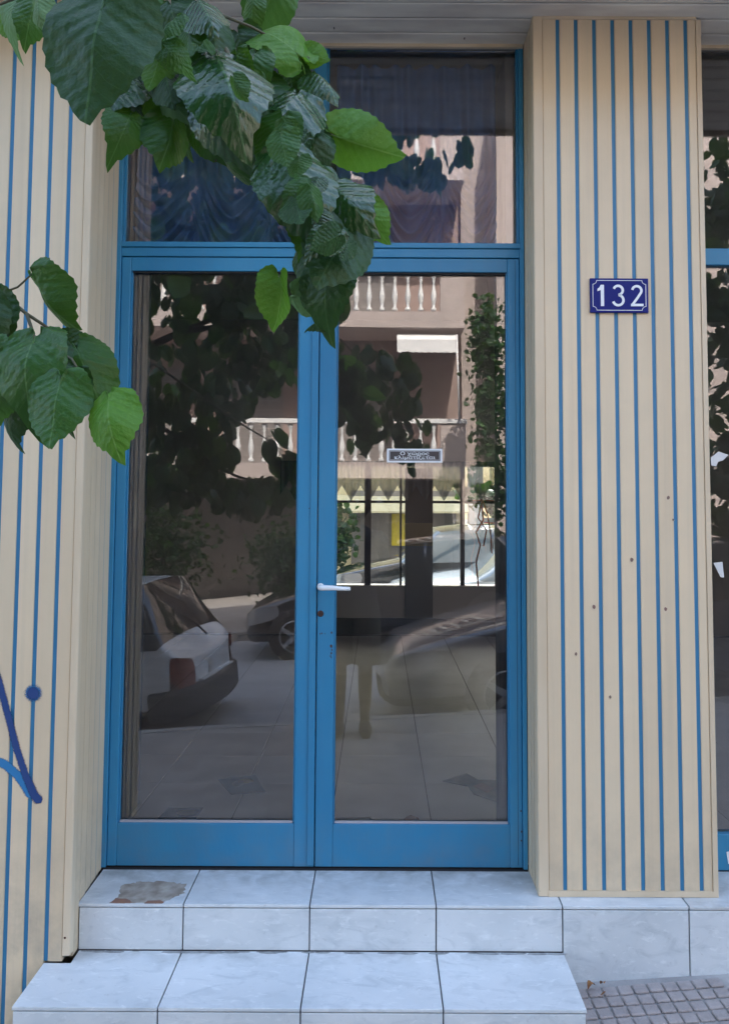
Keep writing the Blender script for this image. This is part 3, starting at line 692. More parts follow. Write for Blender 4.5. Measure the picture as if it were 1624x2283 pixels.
curtain(-.925, -.20, [-1.02, -.70, -.42, -.10], 'navy draped curtain behind the left overlight pane, partly behind the leaves')
curtain(-.17, .44, [-.35, -.02, .235, .47], 'navy draped curtain behind the right overlight pane')

# ---------------- leaflets on the floor
def paper(name, label, pts, mt, extra=()):
    c = Vector((sum(p[0] for p in pts)/len(pts), sum(p[1] for p in pts)/len(pts), 0))
    r = empty(name, (c.x, c.y, .0005), label, 'leaflet', 'leaflets scattered inside the doors')
    MB().slab([(x-c.x, y-c.y) for x, y in pts], 0, .0015).build('sheet', mt, r)
    for i, (p2, m2) in enumerate(extra): MB().slab([(x-c.x, y-c.y) for x, y in p2], .0016, .0022).build('print', m2, r)
pb = mat('leaflet_blue', (.01, .05, .15), .4, (.02, .09, .19), 20); pv = mat('leaflet_violet', (.03, .02, .10), .4); py_ = mat('leaflet_yellow', (.75, .55, .18), .4); pk = mat('leaflet_white', (.55, .55, .52), .5, (.4, .4, .4), 30)
pbr = mat('leaflet_brown', (.10, .05, .03), .5, (.18, .10, .06), 18); pdk = mat('leaflet_dark', (.04, .045, .06), .5, (.10, .08, .08), 20); pred = mat('leaflet_red', (.28, .07, .04), .5, (.34, .14, .08), 25)
el = lambda cx, cy, a, b_: [(cx+a*math.cos(t), cy+b_*math.sin(t)) for t in [k*math.pi/6 for k in range(12)]]
paper('leaflet', 'blue leaflet with a yellow spot, alone mid-floor behind the left pane', [(-.731, .894), (-.566, .957), (-.488, .727), (-.635, .704)], pb, [(el(-.60, .87, .035, .03), py_), (el(-.63, .84, .025, .04), pk), ([(-.645, .72), (-.497, .745), (-.490, .727), (-.635, .706)], pv)])
paper('leaflet', 'blue and violet leaflet with an oval picture at the bottom left corner', [(-.866, .548), (-.722, .552), (-.729, .40), (-.885, .39)], pb, [([(-.84, .545), (-.722, .550), (-.728, .45), (-.78, .43)], pv), (el(-.775, .495, .045, .03), py_)])
paper('leaflet', 'dark folded leaflet with a pointed top at the right of the right pane', [(.295, .886), (.419, .991), (.47, .889), (.40, .82)], pdk)
paper('leaflet', 'brown and orange leaflet beside the dark folded one', [(.40, .85), (.455, .905), (.60, .90), (.60, .60), (.52, .62), (.42, .72)], pbr, [([(.43, .82), (.47, .86), (.52, .80), (.48, .74)], pred)])
paper('leaflet', 'white leaflet with a black printed border by the bottom of the center stile', [(-.20, .455), (-.023, .465), (-.012, .36), (-.20, .35)], pk, [([(-.20, .448), (-.03, .458), (-.027, .445), (-.20, .436)], pdk), ([(-.032, .45), (-.026, .45), (-.016, .36), (-.024, .36)], pdk), ([(-.19, .425), (-.05, .432), (-.048, .395), (-.19, .39)], pdk)])
paper('leaflet', 'reddish brown leaflet tip at the bottom middle of the right pane', [(.085, .39), (.115, .46), (.136, .484), (.165, .455), (.18, .37), (.10, .35)], pred)
# dry leaves where the plinth meets the pavement
for i, (x, y, s, r, lb) in enumerate(((.665, -.30, .028, .4, 'curled rusty dry leaf in the corner of plinth and step'), (.70, -.285, .020, 1.9, 'small yellowish dry leaf against the plinth'), (.69, -.33, .016, 2.9, 'tiny dark red dry leaf on the paving beside the step'))):
    vs = []; fs = []
    for k in range(7):
        t = k/6; wdt = s*.45*math.sin(math.pi*(t*.9+.05)); zz = .006+s*.35*math.sin(t*3+i); vs += [(s*(t-.5), -wdt, zz+wdt*.5), (s*(t-.5), 0, zz), (s*(t-.5), wdt, zz+wdt*.6)]
    for k in range(6):
        for q in (0, 1): a = 3*k+q; fs.append((a, a+1, a+4, a+3))
    b = MB(); b.quadset(vs, fs, True); o = b.build('dry_leaf', M['dry']); o.location = (x, y, pz(x, y)+.002); o.rotation_euler = (U(-.2, .2), U(-.2, .2), r); tag(o, lb, 'leaf', 'dry leaves by the plinth')
# orange ribbon hanging in the far window
rb = MB()
rb.tube([(.98, 4.87, 1.30), (1.0, 4.87, 1.1), (.93, 4.87, .98), (.97, 4.87, .86), (.93, 4.87, .7), (.95, 4.87, .47)], .008, 6)
rb.tube([(.99, 4.87, 1.28), (.95, 4.87, 1.12), (1.03, 4.87, 1.0), (1.0, 4.87, .85)], .007, 6)
rb.tube([(.995, 4.87, 1.29), (1.04, 4.87, 1.15), (1.07, 4.87, .95), (1.08, 4.87, .78)], .006, 6)
rb.tube([(.90, 4.87, 1.285), (1.10, 4.87, 1.285)], .005, 6)
tag(rb.build('hanging_ribbon', M['orange']), 'tangled orange ribbon hanging inside the far shop window', 'ribbon')

# ================================================================== cars
def car(name, label, loc, rz, L=4.0, Wd=1.68, Ht=1.42, paint='car_grey', hatch=True, belt=.86, dark_bumper=False, hood=1.0, roof_end=.25, wb=(.75, .8), group=None, glass='car_glass'):
    """front at local x=0, rear at x=L, z=0 road"""
    root = empty(name, loc, label, 'car', group, rz=rz)
    w = Wd/2; hb = belt
    # station: x, belt z, half width, roof z, roof half width, hood z bottom
    st = [
        (0.00, .58, w*.78, None), (.08, .66, w*.90, None), (.45, .74, w*.97, None), (hood, hb-.02, w, None),
        (hood+.55, hb, w, Ht-.06), (hood+1.1, hb+.01, w, Ht), (L*.66, hb+.02, w, Ht), (L-roof_end-.22 if hatch else L-1.15, hb+.03, w*.99, Ht-.04),
        (L-roof_end+.02 if hatch else L-.62, hb+.03, w*.97, None), (L-.06, hb-.02 if hatch else hb-.03, w*.92, None), (L, hb-.08, w*.86, None)]
    zb = .20
    vs = []; idx = []
    for x, bz, hw, rzf in st:
        if rzf is None: p5 = (hw*.90, bz+.03); p6 = (hw*.5, bz+.055); p7 = (0, bz+.065)
        else: p5 = (hw*.80, rzf-.05); p6 = (hw*.5, rzf); p7 = (0, rzf+.01)
        ring = [(0, zb), (hw*.9, zb), (hw, zb+.12), (hw*1.0, (zb+bz)/2+.05), (hw*.975, bz), p5, p6, p7]
        row = []
        full = [(-y, z) for y, z in ring]+[(y, z) for y, z in ring[::-1]][1:-1]
        for y, z in full: row.append(len(vs)); vs.append((x, y, z))
        idx.append(row)
    nr = len(idx[0]); fs = []; mi = []
    GL, PA, BU, LH, LT = 1, 0, 2, 3, 4
    for i in range(len(st)-1):
        for j in range(nr):
            j2 = (j+1) % nr
            fs.append((idx[i][j], idx[i][j2], idx[i+1][j2], idx[i+1][j]))
            # ring segments by half: 0:bottom 1:lower 2:side low 3:side high 4:belt->roof 5,6:roof
            seg = j if j < 7 else 13-j
            m_ = PA
            if seg == 4 and 3 <= i <= 7: m_ = GL
            if seg in (5, 6) and i in (3, 7): m_ = GL
            if seg <= 2 and i in (0, 9) and dark_bumper: m_ = BU
            if seg <= 1: m_ = BU
            if seg in (3,) and i == 0: m_ = LH
            if seg in (3,) and i == 1: m_ = LH
            if seg == 4 and i in (0,): m_ = LH
            if seg in (3,) and i == len(st)-2: m_ = LT
            mi.append(m_)
    # caps as row strips
    for row, flip, rear in ((idx[0], True, False), (idx[-1], False, True)):
        # left points 0..7 (bottom centre .. top centre), right 7..13
        lft = row[0:8]; rgt = [row[0]]+row[13:6:-1]
        lv = [vs[q] for q in lft]
        levels = [1, 2, 3, 4]
        cols = 7
        grid = []
        bulge = (.10 if rear else -.12)
        for li in levels:
            a = lft[li]; b_ = rgt[li]; ya, yb = vs[a][1], vs[b_][1]; r_ = [a]
            for c in range(1, cols-1):
                t = c/(cols-1); vs.append((vs[a][0]+bulge*(1-(2*t-1)**2), ya+(yb-ya)*t, vs[a][2])); r_.append(len(vs)-1)
            r_.append(b_); grid.append(r_)
        for li in range(3):
            for c in range(cols-1):
                q = (grid[li][c], grid[li][c+1], grid[li+1][c+1], grid[li+1][c])
                m_ = PA
                if li == 0: m_ = BU
                if rear and li == 2 and c in (0, cols-2): m_ = LT
                if rear and li == 1 and dark_bumper and c in (0, cols-2): m_ = LT
                if not rear and li == 2 and c in (0, cols-2): m_ = LH
                if not rear and li == 1 and 0 < c < cols-2: m_ = BU
                fs.append(q); mi.append(m_)
        top = [grid[-1][c] for c in range(cols)]
        # top closing
        fs.append(tuple(top[:4]+[row[7], row[6], row[5]])) ; mi.append(PA)
        fs.append(tuple([top[3]]+top[4:]+[row[9], row[8], row[7]])); mi.append(PA)
        fs.append(tuple([row[0]]+grid[0])); mi.append(BU)
    me = bpy.data.meshes.new('cage'); me.from_pydata(vs, [], fs); me.polygons.foreach_set('material_index', mi)
    for _ in range(5): me.materials.append(M[paint])
    b = bmesh.new(); b.from_mesh(me); bmesh.ops.recalc_face_normals(b, faces=b.faces)
    cl = b.edges.layers.float.new('crease_edge')
    for e in b.edges:
        ms = {f.material_index for f in e.link_faces}
        if len(ms) > 1: e[cl] = .55
    b.to_mesh(me); b.free()
    o = bpy.data.objects.new('c', me); COL.objects.link(o); md = o.modifiers.new('s', 'SUBSURF'); md.levels = 2; md.render_levels = 2
    dg = bpy.context.evaluated_depsgraph_get(); ev = bpy.data.meshes.new_from_object(o.evaluated_get(dg)); bpy.data.objects.remove(o)
    names = ['body', 'windows', 'bumper', 'headlight', 'taillight']; mts = [M[paint], M[glass], M['bumper'], M['head'], M['tail']]
    for k in range(5):
        for side in ((0,) if k < 3 else (-1, 1)):
            b = bmesh.new(); b.from_mesh(ev)
            b.faces.ensure_lookup_table()
            dl = [f for f in b.faces if f.material_index != k or (side and f.calc_center_median().y*side < 0)]
            bmesh.ops.delete(b, geom=dl, context='FACES')
            if not b.faces: b.free(); continue
            for f in b.faces: f.smooth = True; f.material_index = 0
            if k: # stand a little proud so that edges read
                for v in b.verts: v.co += v.normal*.004
            m2 = bpy.data.meshes.new(names[k]); b.to_mesh(m2); b.free(); m2.materials.append(mts[k]); link(names[k], m2, root)
    # pillars
    for sgn in (-1, 1):
        pb_ = MB(); xm = hood+1.35
        pb_.tube([(xm, sgn*w*.985, hb+.0), (xm+.02, sgn*w*.90, (hb+Ht)/2), (xm+.05, sgn*w*.80, Ht-.07)], .03, 6); pb_.build('door_pillar', M[paint], root)
        mr_ = MB(); mr_.lathe([(.02, -.06), (.06, -.04), (.065, .03), (.02, .06)], (hood+.42, sgn*(w+.07), hb+.09), 8, 'Y'); mr_.build('mirror', M[paint], root)
        for xw in (wb[0], L-wb[1]):
            wh = empty('wheel', (xw, sgn*(w-.085), .29)); wh.parent = root
            pr_ = [(.20, -.10), (.27, -.105), (.295, -.08), (.295, .08), (.27, .105), (.20, .10)]
            MB().lathe(pr_, (0, 0, 0), 28, 'Y').build('tyre', M['tyre'], wh)
            rm = MB(); rm.lathe([(.19, -.108), (.205, -.108), (.205, .108), (.19, .108)], (0, 0, 0), 24, 'Y', False)
            for k in range(5):
                a_ = k*2*math.pi/5; c_, s_ = math.cos(a_), math.sin(a_)
                rm.quadset([(c_*r-s_*t, sgn*(.110+.012*(r < .1)), s_*r+c_*t) for r, t in ((.03, -.03), (.2, -.022), (.2, .022), (.03, .03))]+[(c_*r-s_*t, sgn*.085, s_*r+c_*t) for r, t in ((.03, -.03), (.2, -.022), (.2, .022), (.03, .03))], [(0, 1, 2, 3), (7, 6, 5, 4), (0, 4, 5, 1), (1, 5, 6, 2), (2, 6, 7, 3), (3, 7, 4, 0)])
            rm.lathe([(.03, -.12), (.045, -.115), (.045, .115), (.03, .12)], (0, 0, 0), 12, 'Y')
            rm.build('rim', M['rim'], wh)
            ar = MB(); ar.lathe([(.345, -.055), (.345, .088)], (0, 0, 0), 28, 'Y'); ar.build('wheel_arch', M['dark'], wh)
    return root
slope = math.atan(.10)
def place(rt, x, y, fl=False):
    pass
# white hatch: rear faces +x -> rotate 180 so front points -x is natural (local front x=0 at low x)
ax_ = lambda xf: xf
def put_car(xf, yc, L, **kw):
    r = car(loc=(xf, yc, rz_(xf, 0)), rz=0, L=L, **kw); r.rotation_euler = (0, -slope, 0); return r
white_rear_x = -1.57
hc = put_car(white_rear_x-3.6, -4.95, 3.6, name='parked_car', label='small pale silver hatchback seen from behind in the left pane reflection', Wd=1.70, Ht=1.45, paint='hatch_white', belt=.80, dark_bumper=True, hood=.85, roof_end=.14, group='parked cars mirrored in the door glass')
def hatch_bits():
    L = 3.6
    B('number_plate', M['plate'], hc, L+.080, L+.092, -.22, .22, .51, .62)
    B('plate_trim', M['hatch_white'], hc, L+.070, L+.110, -.42, .42, .472, .495, .005)
    MB().tube([(L+.02, .02, .84), (L-.03, .18, .98), (L-.09, .33, 1.08)], .010, 6).build('wiper', M['dark'], hc)
    for s_ in (-1, 1):
        MB().prism([(L-.30, .58), (L-.10, .60), (L+.01, .60), (L+.01, .74), (L-.10, .74), (L-.25, .70)], s_*.715-.01, s_*.715+.01).build('taillight', M['tail'], hc)
    bp_ = [(L+.02+.14*(1-(q/.86)**2)-.10*max(0, abs(q)-.7)/.16, q) for q in [-.86+.1075*k for k in range(17)]]
    MB().slab([(L-.25, -.865), *bp_[0:0], *[(x_, y_) for x_, y_ in bp_], (L-.25, .865)], .21, .47).build('rear_bumper', M['bumper'], hc, .035, 2)
hatch_bits()
th_ = math.radians(8); hc.rotation_euler = (0, -slope, th_); hc.location.x = white_rear_x-3.6*math.cos(th_); hc.location.y = -4.95-3.6*math.sin(th_)
put_car(-1.68, -8.65, 4.15, name='parked_car', label='glossy black car across the street mirrored behind the center stile', Wd=1.70, Ht=1.40, paint='car_black', group='parked cars mirrored in the door glass', hood=1.05, roof_end=.35, wb=(.62, .95))
put_car(.14, -4.55, 4.2, name='parked_car', label='dark grey car with pale hood mirrored low in the right pane', Wd=1.68, Ht=1.40, paint='car_grey', group='parked cars mirrored in the door glass', hood=1.15, hatch=False, wb=(.95, .9))
def flat_car(xf, yc, L, zr, **kw): return car(loc=(xf, yc, zr), rz=0, L=L, **kw)
flat_car(-.68, 10.0, 4.2, -.50, name='parked_car', label='dark blue car with bright wheels on the sunny street through the shop', paint='car_black', group='cars on the sunny street behind the shop', Ht=1.42, glass='far_glass')
flat_car(.12, 7.8, 4.1, -.50, name='parked_car', label='silver car nearest the far shop window on the sunny street', paint='car_silver', group='cars on the sunny street behind the shop', Ht=1.34, hood=1.1, belt=.82, glass='far_glass')

# ================================================================== building across the street
ab = empty('apartment_building', (0, -14, -.5), 'pink apartment building with white balustrade balconies mirrored in the glass', 'building')
bal_prof = [(.045, 0), (.045, .06), (.022, .09), (.03, .16), (.048, .26), (.045, .32), (.026, .46), (.018, .56), (.03, .60), (.022, .63), (.045, .68), (.045, .74)]
balm = MB().lathe([(r*1.25, z) for r, z in bal_prof], (0, 0, 0), 10).mesh('baluster', M['bl_white'])
def apartment():
    YB_ = -13.2; YW = -14.6; xR_ = 1.72
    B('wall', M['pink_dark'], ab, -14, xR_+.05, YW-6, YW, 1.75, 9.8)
    B('wall', M['shutter'], ab, -14, xR_-.25, YW-6, YW-.8, -3, 1.749)
    B('wall', M['pink'], ab, xR_+.051, 2.349, YW-6, YW+.2, -2, 9.8)
    B('wall', M['pink'], ab, 2.35, 14, YW-6, YB_+.1, -2, 9.8)
    for k in range(3):
        zf = 1.74+3.06*k; z0 = zf+.30 if k else zf+.30
        B('balcony_slab', M['pink'], ab, -14, xR_, YW+.001, YB_, zf-.02, zf+.30)
        bx = 1.22
        B('parapet', M['pink'], ab, bx, xR_-.001, YB_-.12, YB_-.001, zf+.301, zf+1.10)
        B('parapet', M['pink'], ab, xR_-.12, xR_-.001, YW+.002, YB_-.121, zf+.301, zf+1.10)
        B('rail', M['bl_white'], ab, -14, xR_+.03, YB_-.16, YB_+.03, zf+1.101, zf+1.19)
        x = bx-.13
        while x > -6.5:
            o = link('baluster', balm, ab); o.location = (x, YB_-.065, zf+.31); o.scale = (1, 1, 1.05)
            x -= .262 if k < 2 else .35
        B('parapet', M['pink'], ab, -14, -6.7, YB_-.12, YB_-.001, zf+.301, zf+1.10)
        for xx in (-5.5, -3.4, -1.0):
            B('balcony_door', M['shutter'], ab, xx, xx+1.3, YW-.05, YW+.03, zf+.31, zf+2.4)
            for q in range(9): B('slat', M['int_wall'], ab, xx+.05, xx+1.25, YW+.031, YW+.038, zf+.5+q*.2, zf+.52+q*.2)
    # awning on the first balcony
    aw = MB(); n = 40; vs = []; fs = []
    for i in range(n+1):
        x = .35+1.2*i/n; sc = .025*abs(math.sin(i*.75))
        vs += [(x, -13.35, 4.68), (x, -13.12, 4.52), (x, -13.10, 4.27-sc)]
    for i in range(n): a = 3*i; fs += [(a, a+1, a+4, a+3), (a+1, a+2, a+5, a+4)]
    aw.quadset(vs, fs); aw.build('awning', M['bl_white'], ab)
    MB().tube([(1.55, -13.1, 4.62), (1.58, -13.1, 2.9)], .018, 8).build('awning_arm', M['bl_white'], ab)
with_offset(ab, apartment)

# ================================================================== street behind the shop
fb = empty('corner_building', (1, 15, -.4), 'pale yellow building on the sunny street seen through the shop', 'building')
def farb():
    B('wall', M['yellow'], fb, -9, 1.9, 15, 22, -.4, 9)
    B('wall', M['bl_white'], fb, 1.95, 2.25, 14.6, 15.0, -.4, 9)
    B('wall', M['yellow'], fb, 3.4, 12, 15.4, 22, -.4, 9)
    B('shop_front', M['plaster'], fb, -.6, 1.7, 14.93, 14.999, -.35, 1.5)
    MB().quadset([(-3, 14.2, 1.06), (1.9, 14.2, 1.06), (1.9, 14.98, 1.40), (-3, 14.98, 1.40), (-3, 14.2, 1.02), (1.9, 14.2, 1.02), (1.9, 14.98, 1.36), (-3, 14.98, 1.36)], [(0, 1, 2, 3), (7, 6, 5, 4), (0, 4, 5, 1), (1, 5, 6, 2), (2, 6, 7, 3), (3, 7, 4, 0)]).build('awning', M['yellow'], fb)
    B('board', M['bright_yellow'], fb, .28, .58, 14.80, 14.86, .30, 1.0)
    B('board', M['bright_yellow'], fb, .66, .74, 14.80, 14.86, .30, 1.05)
with_offset(fb, farb)
sg = empty('street_sign', (2.28, 13.2, -.4), 'red and white sign board on the sunny street behind the shop', 'sign')
B('post', M['chrome'], sg, -.03, .03, -.03, .03, 0, .9)
B('board', M['white'], sg, -.26, .26, -.05, -.02, .85, 1.35)
for q in range(3): B('stripe', M['red'], sg, -.2, .2, -.055, -.051, .93+q*.13, 1.0+q*.13)

# ================================================================== trees
def leaf_mesh(name, mt, seed, curl=.25, fold=.35, wave=.03, hi=True, tipcurl=0, width=1.0, petiole=True):
    """unit leaf: base at origin, tip at +y 1, faces +z"""
    R = random.Random(seed); nseg = 56 if hi else 12; nr = 9 if hi else 2
    key = [(0, .92), (4, .83), (11, .74), (22, .69), (35, .645), (50, .60), (65, .56), (80, .52), (95, .485), (110, .455), (125, .43), (140, .40), (155, .34), (166, .25), (175, .13), (180, .05)]
    def rad(a):
        a = abs(a)
        for (a0, r0), (a1, r1) in zip(key, key[1:]):
            if a0 <= a <= a1: return r0+(r1-r0)*(a-a0)/(a1-a0)
        return .06
    vs = [(0, 0, 0)]; uv = [(0, 0)]; fs = []
    p1, p2 = R.uniform(0, 6), R.uniform(0, 6)
    for k in range(1, nr+1):
        f = k/nr
        for j in range(nseg):
            a = -180+360*(j+.5)/nseg
            r = rad(a)*(1+(.02*(1 if j % 2 else -1) if (k == nr and hi) else 0))
            x = math.sin(math.radians(a))*r*f*1.0*width; y = math.cos(math.radians(a))*r*f*1.16
            z = -fold*abs(x)**1.25 - curl*max(0, y)**2 + wave*math.sin(math.atan2(x, y+.3)*5+p1)*f*f*1.6 + .02*math.sin(y*9+x*5+p2)
            z -= tipcurl*max(0, y-.55)**2*3
            # puckered between veins
            if hi: z += .002*math.cos(2*math.pi*7*(y-.75*abs(x)+.35*x*x))*min(1, abs(x)*6)*(-1)
            vs.append((x, y, z)); uv.append((x, y))
    for j in range(nseg):
        if j != nseg-1: fs.append((0, 1+j, 1+(j+1) % nseg))
    for k in range(nr-1):
        for j in range(nseg-1):
            a = 1+k*nseg; fs.append((a+j, a+nseg+j, a+nseg+j+1, a+j+1))
    nfl = len(fs)
    if petiole:
        P = [Vector((0, .01, -.004)), Vector((.01, -.12, -.02)), Vector((.03, -.26, -.09)), Vector((.04, -.36, -.20))]
        sg_ = 5 if hi else 3
        k0 = len(vs); tb = MB().tube(P, [.009, .009, .010, .012], sg_, False)
        vs += [tuple(v) for v in tb.v]; uv += [(0, 0)]*len(tb.v); fs += [tuple(i+k0 for i in f) for f in tb.f]
    me = bpy.data.meshes.new(name); me.from_pydata(vs, [], fs); me.materials.append(mt)
    ul = me.uv_layers.new(name='UVMap')
    for lp in me.loops: ul.data[lp.index].uv = uv[lp.vertex_index]
    me.polygons.foreach_set('use_smooth', [True]*len(me.polygons)); me.update()
    return me
LM = {}
for kind in 'DMLPG':
    LM[kind] = [leaf_mesh('leaf', M['leaf'+kind], 10*ord(kind)+i, curl=(.15, .5, .7, .3)[i], fold=(.25, .55, .2, .85)[i], wave=(.02, .035, .045, .03)[i], tipcurl=(0, .3, .6, .2)[i], width=(1, .95, 1.05, .9)[i]) for i in range(4)]
LO = [leaf_mesh('leaf', M['leafD'], 3+i, .3, .4, .03, hi=False) for i in range(3)]+[leaf_mesh('leaf', M['leafM'], 9, .2, .5, .03, hi=False)]

tree = empty('mulberry_tree', (-3.1, -3.2, pz(-3.1, -3.2)), 'mulberry tree with big glossy leaves hanging in front of the doorway', 'tree')
T0 = tree.location.copy()
def world_at(u, v, D):
    """point at distance D in front of the lens along the ray through picture point (u, v)"""
    xr = (u-844.35)/F_PX; yr = (v-1003.06)/F_PX
    xx = cr*xr+sr*yr; yy = -sr*xr+cr*yr
    d = right*xx+up*(-yy)+fwd
    return CAM+d*D
def put_leaf(me, base, tip, nrm, size):
    y = tip.normalized(); z = (nrm-y*nrm.dot(y)).normalized(); x = y.cross(z)
    o = link('leaf', me, tree); mm = Matrix((x, y, z)).transposed().to_4x4()
    o.matrix_local = Matrix.Translation(base-T0) @ mm @ Matrix.Scale(size, 4)
    return o
# hanging sprays in front of the facade: u, v (leaf middle), length, tip angle (0 right, 90 down), distance, kind, variant, tilt of tip to viewer, roll
SPR = [
 (208, 95, 355, 97, 1.05, 'D', 0, .15, .1), (70, 30, 110, 95, 1.2, 'M', 1, .3, -.4), (20, 20, 120, 120, 1.25, 'P', 2, .2, .5), (18, 50, 90, 60, 1.3, 'L', 0, 0, .2), (82, 12, 90, 85, 1.15, 'P', 3, .3, .3),
 (352, 140, 135, 110, 1.3, 'L', 0, -.2, .3), (420, 165, 110, 80, 1.32, 'L', 1, -.3, -.3), (500, 150, 225, 62, 1.18, 'G', 1, .75, -.35), (385, 45, 140, 80, 1.25, 'D', 2, .3, .3),
 (455, 15, 120, 60, 1.2, 'G', 3, .7, -.3), (420, 85, 120, 100, 1.22, 'M', 0, .2, .6), (628, 80, 165, 228, 1.35, 'L', 2, .2, 0.5), (700, 122, 75, 25, 1.38, 'L', 0, .2, .2),
 (722, 175, 110, 48, 1.36, 'G', 3, .6, -.7), (372, 205, 110, 65, 1.3, 'P', 1, .5, .3), (268, 195, 120, 118, 1.3, 'G', 3, .6, .6), (284, 272, 100, 88, 1.28, 'M', 2, .7, -.6), (118, 145, 130, 85, 1.3, 'P', 3, .5, .8),
 (383, 295, 150, 88, 1.3, 'M', 3, .45, -.7), (478, 240, 185, 78, 1.2, 'G', 2, .5, .45), (628, 240, 180, 115, 1.27, 'G', 1, .7, .2), (606, 300, 150, 112, 1.22, 'M', 0, .3, .35),
 (590, 215, 150, 60, 1.34, 'D', 3, .2, .3), (662, 385, 225, 62, 1.15, 'G', 1, .55, -.25), (800, 322, 190, 22, 1.32, 'L', 3, .1, .5), (760, 425, 120, 50, 1.2, 'G', 1, .9, -.1),
 (515, 372, 130, 52, 1.3, 'M', 3, .1, .9), (618, 445, 150, 62, 1.3, 'P', 3, .0, .5), (752, 555, 195, 112, 1.17, 'D', 0, .45, -.3), (822, 485, 120, 60, 1.27, 'L', 1, .1, .3),
 (722, 635, 150, 100, 1.2, 'D', 2, .4, .3), (628, 660, 140, 84, 1.22, 'L', 3, .1, -.75), (700, 672, 120, 20, 1.27, 'P', 2, .1, .8), (712, 712, 80, 165, 1.24, 'D', 3, .1, 1.0),
 (745, 470, 150, 90, 1.32, 'D', 0, .1, .1), (690, 505, 120, 80, 1.3, 'M', 2, .2, -.5), (540, 110, 130, 75, 1.38, 'D', 2, .2, .4), (650, 190, 120, 80, 1.38, 'D', 0, .1, .4), (430, 230, 150, 95, 1.36, 'M', 0, .1, .3),
 (560, 20, 80, 100, 1.4, 'M', 1, .1, .3), (300, 40, 110, 95, 1.32, 'M', 0, .2, -.3), (180, -20, 150, 90, 1.3, 'M', 1, .3, .2),
 # spray at the left edge
 (98, 668, 160, 62, 1.35, 'M', 3, .1, .75), (-8, 722, 150, 75, 1.3, 'D', 0, .1, .5), (52, 805, 170, 95, 1.15, 'M', 2, .6, .25), (100, 800, 120, 70, 1.25, 'D', 3, .3, .4),
 (190, 825, 165, 62, 1.28, 'M', 1, .3, -.2), (122, 905, 168, 92, 1.12, 'M', 0, .35, .1), (238, 922, 125, 78, 1.1, 'L', 1, .7, .15), (15, 920, 130, 100, 1.2, 'D', 1, .2, .5),
 (330, 215, 110, 100, 1.33, 'M', 1, .2, -.5), (310, 120, 120, 85, 1.33, 'D', 0, .2, .2), (450, 300, 120, 70, 1.3, 'M', 2, .3, .6), (560, 150, 120, 100, 1.3, 'M', 1, .3, .4), (700, 320, 130, 75, 1.3, 'D', 2, .3, -.3), (600, 350, 130, 95, 1.3, 'D', 0, .3, .3), (790, 520, 120, 80, 1.25, 'M', 1, .3, -.5), (700, 590, 140, 120, 1.25, 'D', 1, .3, .3), (240, 40, 120, 80, 1.25, 'M', 0, .2, .3), (480, 90, 130, 80, 1.33, 'D', 1, .2, -.3), (400, 260, 110, 100, 1.36, 'D', 2, .2, .3), (140, 870, 120, 110, 1.2, 'D', 2, .3, .3), (80, 860, 130, 70, 1.22, 'D', 1, .3, -.3),
 (165, 790, 110, 40, 1.32, 'D', 0, .2, .3), (-40, 830, 160, 90, 1.2, 'M', 0, .3, .3), (-60, 720, 160, 90, 1.25, 'D', 1, .3, .3), (0, 870, 120, 80, 1.17, 'M', 3, .3, -.5),
]
Rl = random.Random(5)
def along(P, n, spread, s0, s1, D0, D1):
    for _ in range(n):
        i = Rl.randrange(len(P)-1); t = Rl.random(); u = P[i][0]*(1-t)+P[i+1][0]*t+Rl.uniform(-spread, spread); v = P[i][1]*(1-t)+P[i+1][1]*t+Rl.uniform(-spread*.6, spread*.8)
        SPR.append((u, v, Rl.uniform(s0, s1), Rl.gauss(90, 32), Rl.uniform(D0, D1), Rl.choice('DDGMMG'), Rl.randrange(4), Rl.uniform(.05, .75), Rl.uniform(-.8, .8)))
along([(300, 20), (430, 110), (540, 200), (640, 300), (700, 420), (745, 540), (720, 620)], 30, 52, 65, 120, 1.24, 1.36)
along([(400, 60), (500, 180), (620, 300), (690, 420), (730, 540)], 15, 45, 60, 105, 1.08, 1.16)
along([(430, 110), (360, 190), (300, 200)], 6, 30, 60, 100, 1.28, 1.36)
along([(-30, 790), (40, 840), (150, 860)], 8, 36, 70, 115, 1.2, 1.3)
for (u, v, ln, an, D, kd, vr, tl_, ro) in SPR:
    if u < 260 and v > 600: ln *= 1.1
    c = world_at(u, v, D); size = ln*D/F_PX/1.33/max(.6, math.cos(tl_))
    a = math.radians(an); t = Vector((math.cos(a), 0, -math.sin(a))); view = Vector((0, -1, 0))
    side = t.cross(view).normalized()
    t2 = (Matrix.Rotation(-tl_, 3, side) @ t) if (Matrix.Rotation(-tl_, 3, side) @ t).y < 0 else (Matrix.Rotation(tl_, 3, side) @ t)
    nr0 = side.cross(t2).normalized()
    if nr0.y > 0: nr0 = -nr0
    nr0 = Matrix.Rotation(ro, 3, t2.normalized()) @ nr0
    put_leaf(LM[kd][vr], c-t2*size*.33, t2, nr0, size)
# more leaves of the same sprays above the frame
for k in range(60):
    p = Vector((U(-1.2, .3), U(-2.1, -1.2), U(2.35, 3.1)))
    q = p-CAM
    # keep the lower right part of the view free
    if q.z/q.y*F_PX < 1010 or p.x > -.15: continue
    t = Vector((U(-.5, .5), U(-.5, .3), -1)); put_leaf(LM['DMMD'[k % 4]][k % 4], p, t, Vector((U(-.6, .6), -1, U(0, .8))), U(.11, .16))
